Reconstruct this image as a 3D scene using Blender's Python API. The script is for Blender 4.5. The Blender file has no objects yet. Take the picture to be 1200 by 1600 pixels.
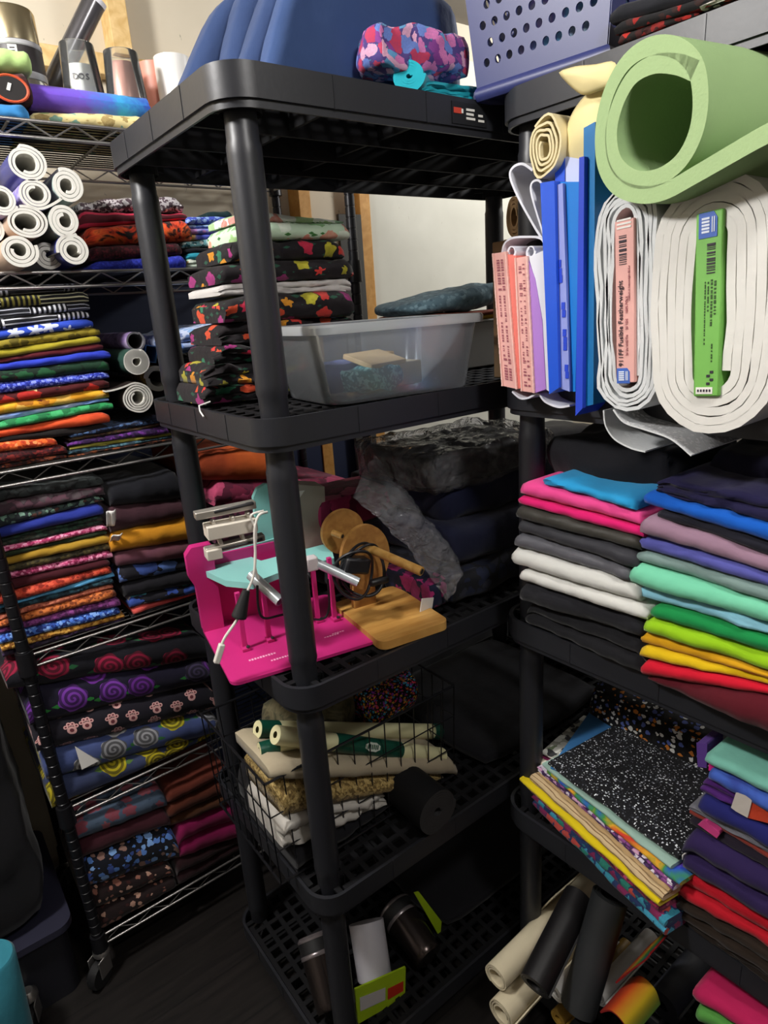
import bpy, bmesh, math, random
from mathutils import Vector, Matrix, noise
PI = math.pi
SC = bpy.context.scene
COL = SC.collection
# ------------------------------------------------------------------ camera
FPX = 1014.18
YAW, PITCH, ROLL = -0.6352, -0.30357, 0.0683
CAM = Vector((-0.40304, -0.81707, 1.53064))
def _rot(a, b, c):
    ca, sa, cb, sb, cc, sc = math.cos(a), math.sin(a), math.cos(b), math.sin(b), math.cos(c), math.sin(c)
    Rz = Matrix(((ca, -sa, 0), (sa, ca, 0), (0, 0, 1)))
    Rx = Matrix(((1, 0, 0), (0, cb, -sb), (0, sb, cb)))
    Ry = Matrix(((cc, 0, sc), (0, 1, 0), (-sc, 0, cc)))
    return Rz @ Rx @ Ry
RC = _rot(YAW, PITCH, ROLL)
cd = bpy.data.cameras.new('camera'); cam = bpy.data.objects.new('camera', cd); COL.objects.link(cam)
cd.sensor_fit = 'VERTICAL'; cd.sensor_height = 24.0; cd.lens = 24.0 * FPX / 1600.0
cd.clip_start = 0.02; cd.clip_end = 50
M4 = Matrix((RC.col[0], RC.col[2], -RC.col[1])).transposed().to_4x4()
M4.translation = CAM
cam.matrix_world = M4
SC.camera = cam
def at(x, y, ax, v):
    """world point where the sight line of photo pixel (x, y) meets the plane coordinate[ax] = v"""
    d = RC @ Vector(((x - 600) / FPX, 1, (800 - y) / FPX))
    return CAM + d * ((v - CAM[ax]) / d[ax])
# ------------------------------------------------------------------ objects
def tag(o, label=None, cat=None, group=None, kind=None):
    if label: o['label'] = label
    if cat: o['category'] = cat
    if group: o['group'] = group
    if kind: o['kind'] = kind
    return o
def thing(name, label, cat, loc=(0, 0, 0), rz=0.0, group=None):
    o = bpy.data.objects.new(name, None); COL.objects.link(o)
    o.empty_display_size = .05
    o.location = loc; o.rotation_euler = (0, 0, rz)
    return tag(o, label, cat, group)
def copy_tree(o, parent=None):
    c = o.copy(); COL.objects.link(c)
    if parent: c.parent = parent
    for ch in [k for k in bpy.data.objects if k.parent == o]:
        copy_tree(ch, c)
    return c
class MB:
    """collects geometry for ONE mesh object"""
    def __init__(s): s.v = []; s.f = []; s.m = []; s.uv = []
    def add(s, vs, fs, mi=0, uvs=None):
        b = len(s.v); s.v += [tuple(v) for v in vs]
        for k, f in enumerate(fs):
            s.f.append([i + b for i in f]); s.m.append(mi)
            s.uv.append(uvs[k] if uvs else None)
    def box(s, c, d, rot=None, mi=0):
        vs = [Vector((x * d[0] / 2, y * d[1] / 2, z * d[2] / 2)) for x in (-1, 1) for y in (-1, 1) for z in (-1, 1)]
        if rot: vs = [rot @ v for v in vs]
        vs = [v + Vector(c) for v in vs]
        s.add(vs, [(0, 1, 3, 2), (4, 6, 7, 5), (0, 4, 5, 1), (2, 3, 7, 6), (0, 2, 6, 4), (1, 5, 7, 3)], mi)
    def cyl(s, p0, p1, r0, r1=None, n=16, caps=True, mi=0):
        r1 = r0 if r1 is None else r1
        s.tube([p0, p1], [r0, r1], n, caps, mi)
    def tube(s, pts, r, n=8, caps=True, mi=0):
        pts = [Vector(p) for p in pts]; N = len(pts)
        rs = r if isinstance(r, (list, tuple)) else [r] * N
        vs = []; up = None
        for i in range(N):
            t = (pts[min(i + 1, N - 1)] - pts[max(i - 1, 0)])
            if t.length < 1e-9: t = Vector((0, 0, 1))
            t.normalize()
            if up is None:
                a = Vector((0, 0, 1)) if abs(t.z) < .9 else Vector((1, 0, 0))
                up = t.cross(a).normalized()
            up = (up - t * up.dot(t)).normalized(); w = t.cross(up)
            for k in range(n):
                an = 2 * PI * k / n
                vs.append(pts[i] + (up * math.cos(an) + w * math.sin(an)) * rs[i])
        fs = [(i * n + k, i * n + (k + 1) % n, (i + 1) * n + (k + 1) % n, (i + 1) * n + k) for i in range(N - 1) for k in range(n)]
        if caps: fs += [tuple(range(n))[::-1], tuple((N - 1) * n + k for k in range(n))]
        s.add(vs, fs, mi)
    def lathe(s, prof, c=(0, 0, 0), n=32, rot=None, mi=0, capb=False, capt=False):
        vs = []
        for r, z in prof:
            for k in range(n):
                a = 2 * PI * k / n; v = Vector((r * math.cos(a), r * math.sin(a), z))
                if rot: v = rot @ v
                vs.append(v + Vector(c))
        N = len(prof)
        fs = [(i * n + k, i * n + (k + 1) % n, (i + 1) * n + (k + 1) % n, (i + 1) * n + k) for i in range(N - 1) for k in range(n)]
        if capb: fs.append(tuple(range(n))[::-1])
        if capt: fs.append(tuple((N - 1) * n + k for k in range(n)))
        s.add(vs, fs, mi)
    def prism(s, poly, dirv, mi=0, mi_side=None):
        """closed polygon of 3D points extruded by dirv"""
        n = len(poly); d = Vector(dirv); vs = [Vector(p) for p in poly] + [Vector(p) + d for p in poly]
        s.add(vs, [tuple(range(n))[::-1], tuple(range(n, 2 * n))], mi)
        s.add(vs, [(k, (k + 1) % n, n + (k + 1) % n, n + k) for k in range(n)], mi if mi_side is None else mi_side)
    def build(s, name, mats, parent=None, smooth=False, bevel=0, sub=0, solid=0, loc=None, rot=None, weld=False, ang=40, recalc=True):
        me = bpy.data.meshes.new(name); me.from_pydata(s.v, [], s.f)
        for m in (mats if isinstance(mats, (list, tuple)) else [mats]): me.materials.append(m)
        me.polygons.foreach_set('material_index', s.m)
        if any(u for u in s.uv):
            ul = me.uv_layers.new(name='UVMap')
            for p, u in zip(me.polygons, s.uv):
                for li, k in zip(p.loop_indices, range(len(p.loop_indices))):
                    ul.data[li].uv = u[k] if u else (0, 0)
        bm = bmesh.new(); bm.from_mesh(me)
        if weld: bmesh.ops.remove_doubles(bm, verts=bm.verts, dist=1e-5)
        if recalc: bmesh.ops.recalc_face_normals(bm, faces=bm.faces)
        bm.to_mesh(me); bm.free()
        if smooth:
            me.polygons.foreach_set('use_smooth', [True] * len(me.polygons))
            me.set_sharp_from_angle(angle=math.radians(ang))
        o = bpy.data.objects.new(name, me); COL.objects.link(o)
        if parent: o.parent = parent
        if loc is not None: o.location = loc
        if rot is not None: o.rotation_euler = rot
        if solid:
            md = o.modifiers.new('thickness', 'SOLIDIFY'); md.thickness = solid; md.offset = 0
        if bevel:
            md = o.modifiers.new('bevel', 'BEVEL'); md.width = bevel; md.segments = 2; md.limit_method = 'ANGLE'; md.angle_limit = math.radians(40)
            me.polygons.foreach_set('use_smooth', [True] * len(me.polygons)); me.set_sharp_from_angle(angle=math.radians(50))
        if sub:
            md = o.modifiers.new('sub', 'SUBSURF'); md.levels = sub; md.render_levels = sub
        return o
# ------------------------------------------------------------------ materials
def lin(h):
    if isinstance(h, (tuple, list)): return tuple(h)[:3] + (1,)
    h = h.lstrip('#'); r = []
    for i in (0, 2, 4):
        x = int(h[i:i + 2], 16) / 255
        r.append(x / 12.92 if x <= .04045 else ((x + .055) / 1.055) ** 2.4)
    return tuple(r) + (1,)
class NT:
    def __init__(s, name):
        s.mat = bpy.data.materials.new(name); s.mat.use_nodes = True
        s.t = s.mat.node_tree; s.n = s.t.nodes; s.n.clear()
        s.out = s.n.new('ShaderNodeOutputMaterial')
        s.b = s.n.new('ShaderNodeBsdfPrincipled'); s.link(s.b.outputs[0], s.out.inputs[0])
    def link(s, a, b): s.t.links.new(a, b)
    def put(s, v, sock):
        if hasattr(v, 'default_value') or hasattr(v, 'is_output'): s.link(v, sock)
        else: sock.default_value = v
    def math(s, op, a, b=0.0, c=None):
        n = s.n.new('ShaderNodeMath'); n.operation = op
        s.put(a, n.inputs[0]); s.put(b, n.inputs[1])
        if c is not None: s.put(c, n.inputs[2])
        return n.outputs[0]
    def mix(s, f, a, b):
        n = s.n.new('ShaderNodeMix'); n.data_type = 'RGBA'; n.clamp_factor = True
        s.put(f, n.inputs[0])
        s.put(lin(a) if isinstance(a, (str, tuple)) else a, n.inputs[6]); s.put(lin(b) if isinstance(b, (str, tuple)) else b, n.inputs[7])
        return n.outputs[2]
    def ramp(s, f, stops, const=False):
        n = s.n.new('ShaderNodeValToRGB'); s.put(f, n.inputs[0]); cr = n.color_ramp
        cr.interpolation = 'CONSTANT' if const else 'LINEAR'
        while len(cr.elements) < len(stops): cr.elements.new(.5)
        for e, (p, c) in zip(cr.elements, stops): e.position = p; e.color = lin(c)
        return n.outputs[0]
    def uv(s, sx=1, sy=1, obj=False, off=0, sz=None):
        tc = s.n.new('ShaderNodeTexCoord'); m = s.n.new('ShaderNodeMapping')
        s.link(tc.outputs['Object' if obj else 'UV'], m.inputs[0]); m.inputs['Scale'].default_value = (sx, sy, sx if sz is None else sz); m.inputs['Location'].default_value = (off, off * .7, off * .3)
        return m.outputs[0]
    def noise(s, vec, scale=5, det=3, dist=0, rough=.5):
        n = s.n.new('ShaderNodeTexNoise'); s.put(vec, n.inputs['Vector']); n.inputs['Scale'].default_value = scale
        n.inputs['Detail'].default_value = det; n.inputs['Distortion'].default_value = dist; n.inputs['Roughness'].default_value = rough
        return n.outputs[0]
    def vor(s, vec, rnd=1.0, dim='2D'):
        n = s.n.new('ShaderNodeTexVoronoi'); n.voronoi_dimensions = dim; s.put(vec, n.inputs['Vector']); n.inputs['Scale'].default_value = 1; n.inputs['Randomness'].default_value = rnd
        return n
    def local(s, vec, rnd=.6):
        """distance, x, y inside the motif cell, random value"""
        v = s.vor(vec, rnd)
        sub = s.n.new('ShaderNodeVectorMath'); sub.operation = 'SUBTRACT'; s.link(vec, sub.inputs[0]); s.link(v.outputs['Position'], sub.inputs[1])
        sp = s.n.new('ShaderNodeSeparateXYZ'); s.link(sub.outputs[0], sp.inputs[0])
        sc = s.n.new('ShaderNodeSeparateColor'); s.link(v.outputs['Color'], sc.inputs[0])
        return v.outputs['Distance'], sp.outputs[0], sp.outputs[1], sc.outputs[0], sc.outputs[1]
    def sep(s, vec):
        sp = s.n.new('ShaderNodeSeparateXYZ'); s.link(vec, sp.inputs[0]); return sp.outputs
    def lt(s, a, b): return s.math('LESS_THAN', a, b)
    def bump(s, h, strength=.3, dist=.002):
        n = s.n.new('ShaderNodeBump'); s.put(h, n.inputs['Height']); n.inputs['Strength'].default_value = strength; n.inputs['Distance'].default_value = dist
        s.link(n.outputs[0], s.b.inputs['Normal'])
    def fin(s, col=None, rough=.8, metal=0, spec=.3, sheen=0, coat=0):
        if col is not None: s.put(lin(col) if isinstance(col, (str, tuple)) else col, s.b.inputs['Base Color'])
        s.put(rough, s.b.inputs['Roughness']); s.put(metal, s.b.inputs['Metallic']); s.b.inputs['Specular IOR Level'].default_value = spec
        if sheen: s.b.inputs['Sheen Weight'].default_value = sheen
        if coat: s.b.inputs['Coat Weight'].default_value = coat; s.b.inputs['Coat Roughness'].default_value = .15
        return s.mat
_cache = {}
def cached(fn):
    def w(*a, **k):
        key = (fn.__name__, str(a), str(sorted(k.items())))
        if key not in _cache: _cache[key] = fn(*a, **k)
        return _cache[key]
    return w
def weave(n, amt=.25):
    v = n.uv(obj=True)
    n.bump(n.noise(v, 60, 4), amt, .004)
@cached
def solid(col, rough=.5, metal=0, spec=.5, coat=0, var=0.06, bump=0, bs=40):
    n = NT('surface'); v = n.uv(obj=True)
    c = lin(col); dark = tuple(x * (1 - var * 2) for x in c[:3]) + (1,)
    k = n.mix(n.noise(v, 9, 3), dark, tuple(min(1, x * (1 + var)) for x in c[:3]) + (1,))
    if bump: n.bump(n.noise(v, bs, 4), bump, .003)
    return n.fin(k, rough, metal, spec, coat=coat)
@cached
def cloth(col, col2=None, rough=.85, sheen=.12, spec=.2):
    n = NT('cotton_cloth'); v = n.uv(obj=True)
    c = lin(col); d = lin(col2) if col2 else tuple(x * .8 for x in c[:3]) + (1,)
    k = n.mix(n.noise(v, 14, 4), d, c); weave(n)
    return n.fin(k, rough, 0, spec, sheen)
@cached
def flecks(base, cols, scale=90, dens=.35, rough=.8, metal=0, wobble=.4, spec=.25, off=0.0):
    """small random flecks / blossoms of several colours over a ground"""
    n = NT('flecked_cloth'); v = n.uv(scale, scale, off=off)
    if wobble:
        nz = n.n.new('ShaderNodeTexNoise'); n.link(v, nz.inputs['Vector']); nz.inputs['Scale'].default_value = 1.3; nz.inputs['Detail'].default_value = 2
        m = n.n.new('ShaderNodeMix'); m.data_type = 'VECTOR'; m.inputs[0].default_value = .5
        ad = n.n.new('ShaderNodeVectorMath'); ad.operation = 'MULTIPLY_ADD'; n.link(nz.outputs[1], ad.inputs[0]); ad.inputs[1].default_value = (wobble * 2,) * 3; n.link(v, ad.inputs[2]); v = ad.outputs[0]
    d, x, y, r, r2 = n.local(v, 1.0)
    k = len(cols); rc = n.ramp(r, [(i / k, c) for i, c in enumerate(cols)], True)
    mask = n.lt(d, n.math('MULTIPLY', n.math('ADD', r2, .35), dens))
    weave(n)
    return n.fin(n.mix(mask, base, rc), rough, metal, spec, .1)
@cached
def marble(cols, scale=14, dist=2.0, det=4, rough=.8, const=False, sx=1, sy=1, spec=.25):
    n = NT('painterly_cloth'); v = n.uv(sx, sy)
    f = n.noise(v, scale, det, dist)
    k = len(cols); st = [(.28 + .44 * i / max(1, k - 1), c) for i, c in enumerate(cols)]
    weave(n)
    return n.fin(n.ramp(f, st, const), rough, 0, spec, .1)
@cached
def blooms(base, cols, scale=18, size=.33, leaf='#2c5a35', centre=None, rough=.8, rnd=.8, off=0.0):
    """big loose flowers and fruit on a dark or light ground"""
    n = NT('floral_cloth'); v = n.uv(scale, scale, off=off)
    nz = n.n.new('ShaderNodeTexNoise'); n.link(v, nz.inputs['Vector']); nz.inputs['Scale'].default_value = 2.2; nz.inputs['Detail'].default_value = 3
    ad = n.n.new('ShaderNodeVectorMath'); ad.operation = 'MULTIPLY_ADD'; n.link(nz.outputs[1], ad.inputs[0]); ad.inputs[1].default_value = (.5, .5, .5); n.link(v, ad.inputs[2])
    d, x, y, r, r2 = n.local(ad.outputs[0], rnd)
    k = len(cols); rc = n.ramp(r, [(i / k, c) for i, c in enumerate(cols)], True)
    ang = n.math('ARCTAN2', y, x)
    pet = n.math('MULTIPLY_ADD', n.math('SINE', n.math('MULTIPLY', ang, 5.0)), .05, n.math('MULTIPLY', n.math('ADD', r2, .6), size))
    rc2 = n.mix(n.math('MULTIPLY', n.noise(v, 6, 2), .55), rc, base if centre is None else centre)
    vv = n.uv(scale * 1.7, scale * 1.7, off=off + 3.3); d2, x2, y2, q, q2 = n.local(vv, 1.0)
    lf = n.lt(n.math('ADD', n.math('ABSOLUTE', x2), n.math('MULTIPLY', n.math('ABSOLUTE', y2), 2.4)), n.math('MULTIPLY', q, .42))
    g = n.mix(lf, base, leaf)
    weave(n)
    return n.fin(n.mix(n.lt(d, pet), g, rc2), rough, 0, .25, .1)
@cached
def roses(base, cols, leaf='#2f7a38', scale=9, base2=None, off=0.0, size=.36):
    """spiral roses with leaves"""
    n = NT('rose_print_cloth'); v = n.uv(scale, scale, off=off)
    d, x, y, r, r2 = n.local(v, .75)
    ang = n.math('ARCTAN2', y, x)
    k = len(cols); rc = n.ramp(r, [(i / k, c) for i, c in enumerate(cols)], True)
    edge = n.math('MULTIPLY_ADD', n.math('SINE', n.math('MULTIPLY', ang, 6.0)), .025, size)
    ring = n.math('SINE', n.math('ADD', n.math('MULTIPLY', d, 46.0), n.math('MULTIPLY', ang, 1.0)))
    dark = n.mix(.72, rc, '#07050a')
    rose = n.mix(n.math('GREATER_THAN', ring, .15), dark, rc)
    lx = n.math('ABSOLUTE', n.math('SUBTRACT', n.math('ABSOLUTE', x), .40)); ly = n.math('ABSOLUTE', n.math('ADD', y, .12))
    lf = n.lt(n.math('ADD', n.math('MULTIPLY', lx, 1.2), n.math('MULTIPLY', ly, 2.6)), .17)
    ground = n.mix(n.noise(v, 1.6, 3), base, base2 or base)
    col = n.mix(n.lt(d, edge), n.mix(lf, ground, leaf), rose)
    weave(n)
    return n.fin(col, .8, 0, .25, .1)
@cached
def paws(base, col, scale=17, ring='#7d3a44', off=0.0):
    n = NT('paw_print_cloth'); v = n.uv(scale, scale, off=off)
    d, x, y, r, r2 = n.local(v, .55)
    def disc(cx, cy, rad):
        dx = n.math('SUBTRACT', x, cx); dy = n.math('SUBTRACT', y, cy)
        return n.math('ADD', n.math('MULTIPLY', dx, dx), n.math('MULTIPLY', dy, dy)), rad * rad
    m = None; mr = None
    for cx, cy, rad in ((0, -.1, .2), (-.22, .1, .1), (-.08, .22, .1), (.08, .22, .1), (.22, .1, .1)):
        dd, r0 = disc(cx, cy, rad); a = n.lt(dd, r0); b = n.lt(dd, r0 * .22)
        m = a if m is None else n.math('MAXIMUM', m, a); mr = b if mr is None else n.math('MAXIMUM', mr, b)
    weave(n)
    return n.fin(n.mix(m, base, n.mix(mr, col, ring)), .8, 0, .25, .1)
@cached
def stars(base, col, scale=26, off=0.0):
    n = NT('star_print_cloth'); v = n.uv(scale, scale, off=off)
    d, x, y, r, r2 = n.local(v, .7); ang = n.math('ARCTAN2', y, x)
    rad = n.math('MULTIPLY_ADD', n.math('COSINE', n.math('MULTIPLY', ang, 5.0)), .09, .2)
    weave(n)
    return n.fin(n.mix(n.lt(d, n.math('MULTIPLY', rad, n.math('ADD', r2, .6))), base, col), .75, 0, .25, .1)
@cached
def stripes(base, col, per=.012, duty=.3, along=1, mid=None, rough=.8):
    """thin stripes along the fold, broken by a band of vertical ticks"""
    n = NT('striped_cloth'); s = n.sep(n.uv(1, 1)); a = s[along]
    st = n.lt(n.math('FRACT', n.math('DIVIDE', a, per)), duty)
    c = n.mix(st, base, col)
    if mid:
        u = s[1 - along]
        seg = n.lt(n.math('FRACT', n.math('DIVIDE', u, .16)), .42)
        tick = n.lt(n.math('FRACT', n.math('DIVIDE', u, .009)), .45)
        c = n.mix(seg, c, n.mix(tick, base, mid))
    weave(n)
    return n.fin(c, rough, 0, .25, .1)
@cached
def glitter(base, spark, scale=260, dens=.5, rough=.35):
    n = NT('glitter_cloth'); v = n.uv(scale, scale, obj=True)
    vo = n.vor(v, 1, '3D'); sc = n.n.new('ShaderNodeSeparateColor'); n.link(vo.outputs['Color'], sc.inputs[0])
    m = n.math('GREATER_THAN', sc.outputs[0], 1 - dens * .5)
    k = n.mix(m, base, spark)
    nb = n.n.new('ShaderNodeBump'); n.link(sc.outputs[1], nb.inputs['Height']); nb.inputs['Strength'].default_value = .6; nb.inputs['Distance'].default_value = .003
    n.link(nb.outputs[0], n.b.inputs['Normal'])
    return n.fin(k, rough, n.math('MULTIPLY', m, .4), .5)
@cached
def gradient(stops, axis=0, length=.3, rough=.5, rep=1):
    n = NT('gradient_sheet'); s = n.sep(n.uv(1, 1))
    f = n.math('FRACT', n.math('DIVIDE', s[axis], length / rep))
    return n.fin(n.ramp(f, stops), rough, 0, .4)
@cached
def wood(c1='#b07f42', c2='#d0a060', sx=4, sy=40, rough=.45, axis=None):
    n = NT('bamboo_wood'); v = n.uv(sx, sy, obj=True)
    k = n.ramp(n.noise(v, 2.2, 4, .6), [(.3, c1), (.7, c2)]); n.bump(n.noise(v, 8, 3), .08)
    return n.fin(k, rough, 0, .4)
@cached
def clear(tint='#ffffff', alpha=.3, rough=.08, white=.0, spec=.5, bumpy=0, milky=0.0):
    """thin clear plastic or glass: see-through mixed with a glossy, slightly milky skin"""
    n = NT('clear_plastic'); n.b.inputs['Base Color'].default_value = lin(tint)
    n.b.inputs['Roughness'].default_value = rough; n.b.inputs['Specular IOR Level'].default_value = spec
    tr = n.n.new('ShaderNodeBsdfTransparent'); tr.inputs[0].default_value = lin(tint)
    gl = n.n.new('ShaderNodeBsdfGlossy'); gl.inputs['Roughness'].default_value = rough
    fr = n.n.new('ShaderNodeFresnel'); fr.inputs[0].default_value = 1.45
    m1 = n.n.new('ShaderNodeMixShader'); m1.inputs[0].default_value = alpha; n.link(tr.outputs[0], m1.inputs[1])
    body = n.b.outputs[0]
    if milky:
        tl = n.n.new('ShaderNodeBsdfTranslucent'); tl.inputs[0].default_value = lin(tint); mm = n.n.new('ShaderNodeMixShader'); mm.inputs[0].default_value = milky
        n.link(body, mm.inputs[1]); n.link(tl.outputs[0], mm.inputs[2]); body = mm.outputs[0]
    n.link(body, m1.inputs[2])
    m2 = n.n.new('ShaderNodeMixShader'); n.link(fr.outputs[0], m2.inputs[0]); n.link(m1.outputs[0], m2.inputs[1]); n.link(gl.outputs[0], m2.inputs[2])
    if bumpy:
        b = n.n.new('ShaderNodeBump'); n.link(n.noise(n.uv(obj=True), bumpy, 4, 1.5), b.inputs['Height']); b.inputs['Strength'].default_value = 1; b.inputs['Distance'].default_value = .012
        for q in (n.b, gl, fr): n.link(b.outputs[0], q.inputs['Normal'])
    n.link(m2.outputs[0], n.out.inputs[0])
    return n.mat
# ------------------------------------------------------------------ soft shapes
def nz(x, y=0., z=0.): return noise.noise(Vector((x, y, z)))
class Frame:
    """a vertical front plane: ax=1 faces the camera side of the back racks (plane Y=v), ax=0 faces the aisle (plane X=v)"""
    def __init__(s, ax, v): s.ax = ax; s.v = v
    def s_z(s, x, y):
        p = at(x, y, s.ax, s.v); return (p.x if s.ax == 1 else -p.y), p.z
    def place(s, o, sm, zb, jut=0.0):
        if s.ax == 1: o.location = (sm, s.v - jut, zb)
        else: o.location = (s.v - jut, -sm, zb); o.rotation_euler = (0, 0, -PI / 2)
_seed = [0]
def fold_mesh(w, d, hb, ht, layers=2, seed=1, wob=.004, rag=.006, M=26, endr=.35, back=1.0):
    """folded cloth: x across, front fold edge at y=0 facing -y, hb/ht = bottom / top height functions of t in 0..1"""
    mb = MB(); rings = []; NA = 5
    for i in range(M + 1):
        t = i / M; e = abs(2 * t - 1); sh = 1 - endr * max(0, (e - .86) / .14) ** 2
        z0 = hb(t); z1 = ht(t); H = max(.002, (z1 - z0)) * sh
        z1 = z0 + H + wob * .8 * nz(t * 5 * w / .2, seed, 3.1)
        H = z1 - z0
        ring = []
        x = (t - .5) * w
        for k in range(layers):
            r = H / layers / 2; zc = z0 + r * (2 * k + 1)
            fo = rag * nz(t * 2.5 * w / .2, seed * 3.7 + k * 9.1, .5) + rag * .6 * nz(seed * 1.9, k * 5.3)
            xe = (rag * 1.2 * nz(seed * 2.3, k * 4.1, 8) if i in (0, M) else 0)
            for a in range(NA):
                an = -PI / 2 * .84 + PI * .84 * a / (NA - 1)
                ring.append(Vector((x + xe, fo - min(r, .02) * math.cos(an) * 1.15 + wob * nz(t * 9 * w / .2, seed + an, k), zc + r * math.sin(an) * (1 / math.sin(PI / 2 * .84)) * .96)))
        for f in (.3, .7, 1.0):
            ring.append(Vector((x, d * f, z0 + H * (1 if f < 1 else .92) * (back if f > .5 else 1) + wob * .6 * nz(t * 6, f * 4, seed))))
        for f in (1.0, .5):
            ring.append(Vector((x, d * f, z0 + (.08 * H if f == 1 else 0))))
        rings.append(ring)
    n = len(rings[0]); vs = [v for r in rings for v in r]
    per = [0]
    for k in range(n): per.append(per[-1] + (rings[M // 2][(k + 1) % n] - rings[M // 2][k]).length)
    fs = []; uvs = []
    for i in range(M):
        x0 = rings[i][0].x + w / 2; x1 = rings[i + 1][0].x + w / 2
        for k in range(n):
            fs.append((i * n + k, (i + 1) * n + k, (i + 1) * n + (k + 1) % n, i * n + (k + 1) % n))
            uvs.append(((x0 + seed * .37, per[k] + seed * .61), (x1 + seed * .37, per[k] + seed * .61), (x1 + seed * .37, per[k + 1] + seed * .61), (x0 + seed * .37, per[k + 1] + seed * .61)))
    for i in (0, M):
        c = sum(rings[i], Vector()) / n; ci = len(vs); vs.append(c)
        for k in range(n):
            a, b = i * n + k, i * n + (k + 1) % n
            f = (ci, a, b) if i == 0 else (ci, b, a)
            fs.append(f); uvs.append(tuple((vs[q].y + seed * .37, vs[q].z + seed * .61) for q in f))
    mb.add(vs, fs, 0, uvs)
    return mb
def fold(fr, mat, label, s0, s1, zb, zt, depth=.33, layers=2, name='folded_fabric', cat='fabric', group=None, jut=0.0, wob=.004, rag=.006, seed=None, arch=0.0, back=1.0, **kw):
    """zb / zt = (left, right) heights"""
    _seed[0] += 1; seed = seed or _seed[0]
    base = min(zb)
    hb = lambda t: zb[0] + (zb[1] - zb[0]) * t - base
    ht = lambda t: zt[0] + (zt[1] - zt[0]) * t - base + arch * (1 - (2 * t - 1) ** 2)
    mb = fold_mesh(s1 - s0, depth, hb, ht, layers, seed, wob, rag, back=back)
    o = mb.build(name, mat, smooth=True, ang=75)
    fr.place(o, (s0 + s1) / 2, base, jut)
    return tag(o, label, cat, group)
def stack(fr, base, items, depth=.33, group=None, gap=.0006):
    """items bottom to top: (material, label, xl, xr, yl, yr, options) with photo pixels of the top edge at its two ends"""
    prev = (base if isinstance(base, (tuple, list)) else (base, 0.0)); out = []
    for it in items:
        mat, label, xl, xr, yl, yr = it[:6]; op = dict(it[6]) if len(it) > 6 else {}
        sl, zl = fr.s_z(xl, yl); sr, zr = fr.s_z(xr, yr)
        zb = (prev[0] + prev[1] * sl, prev[0] + prev[1] * sr)
        zl = max(zl, zb[0] + .004); zr = max(zr, zb[1] + .004)
        d = op.pop('depth', depth); grp = op.pop('group', group)
        out.append(fold(fr, mat, label, sl, sr, zb, (zl - gap, zr - gap), d, group=grp, **op))
        b = (zr - zl) / (sr - sl); prev = (zl - b * sl, b)
    return out
def ribbon(path, thick, length, M=1, warp=None, mi=(0, 1, 1)):
    """a sheet of real thickness following a 2D path (x, z), running from y=0 to y=length; material slots outer, inner, cut edge"""
    P = [Vector((a, b)) for a, b in path]; N = len(P); L = []; Rr = []; arc = [0.0]
    for i in range(N):
        t = P[min(i + 1, N - 1)] - P[max(i - 1, 0)]; t.normalize(); nn = Vector((-t.y, t.x))
        L.append(P[i] + nn * thick / 2); Rr.append(P[i] - nn * thick / 2)
        if i: arc.append(arc[-1] + (P[i] - P[i - 1]).length)
    mb = MB(); vs = []
    for j in range(M + 1):
        y = length * j / M
        for q in L + Rr:
            v = Vector((q.x, y, q.y)); vs.append(warp(v, j / M) if warp else v)
    W = 2 * N
    def g(i, side, j): return j * W + side * N + i
    for side, m in ((0, mi[0]), (1, mi[1])):
        fs = []; uvs = []
        for j in range(M):
            for i in range(N - 1):
                fs.append((g(i, side, j), g(i + 1, side, j), g(i + 1, side, j + 1), g(i, side, j + 1)))
                y0, y1 = length * j / M, length * (j + 1) / M
                uvs.append(((arc[i], y0), (arc[i + 1], y0), (arc[i + 1], y1), (arc[i], y1)))
        b = len(mb.v); mb.add(vs if side == 0 else [], [tuple(k if side == 0 else k for k in f) for f in fs] if side == 0 else [], m, uvs if side == 0 else None)
        if side == 1:
            for f, u in zip(fs, uvs): mb.f.append(list(f)); mb.m.append(m); mb.uv.append(u)
    for j in (0, M):
        for i in range(N - 1):
            mb.f.append([g(i, 0, j), g(i + 1, 0, j), g(i + 1, 1, j), g(i, 1, j)]); mb.m.append(mi[2]); mb.uv.append(None)
    for j in range(M):
        for i in (0, N - 1):
            mb.f.append([g(i, 0, j), g(i, 1, j), g(i, 1, j + 1), g(i, 0, j + 1)]); mb.m.append(mi[2]); mb.uv.append(None)
    return mb
def spiral(r0, r1, turns, n=36, sx=1, sz=1, a0=0, wob=0.0, seed=0):
    """from the inner radius out, so that the sheet's right-hand side faces outwards"""
    N = int(n * turns); pts = []
    for i in range(N + 1):
        t = i / N; a = a0 + 2 * PI * turns * t; r = r0 + (r1 - r0) * t
        r *= 1 + wob * nz(math.cos(a) * 1.3 + seed, math.sin(a) * 1.3, t)
        pts.append((r * math.cos(a) * sx, r * math.sin(a) * sz))
    return pts
def stadium(h, r0, r1, turns, wob=0.0, seed=0, na=8, ns=8, bulge=0.0):
    """flat-core winding: half height h of the core, radius growing from r0 to r1"""
    pts = []; T = int(turns); per = 2 * (na + ns)
    for k in range(T * per + 1):
        q = k % per; r = r0 + (r1 - r0) * k / (T * per); rb = r * (1 + bulge)
        if q < ns: x, z = r + (rb - r) * math.sin(PI * q / ns), -h + 2 * h * q / ns
        elif q < ns + na: a = PI * (q - ns) / na; x, z = r * math.cos(a), h + r * math.sin(a)
        elif q < 2 * ns + na: x, z = -r - (rb - r) * math.sin(PI * (q - ns - na) / ns), h - 2 * h * (q - ns - na) / ns
        else: a = PI + PI * (q - 2 * ns - na) / na; x, z = r * math.cos(a), -h + r * math.sin(a)
        x += wob * nz(x * 30 + seed, z * 22, k / per * .6); z += wob * nz(z * 22 + seed, x * 30, 5 + k / per * .6)
        pts.append((x, z))
    return pts
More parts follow.
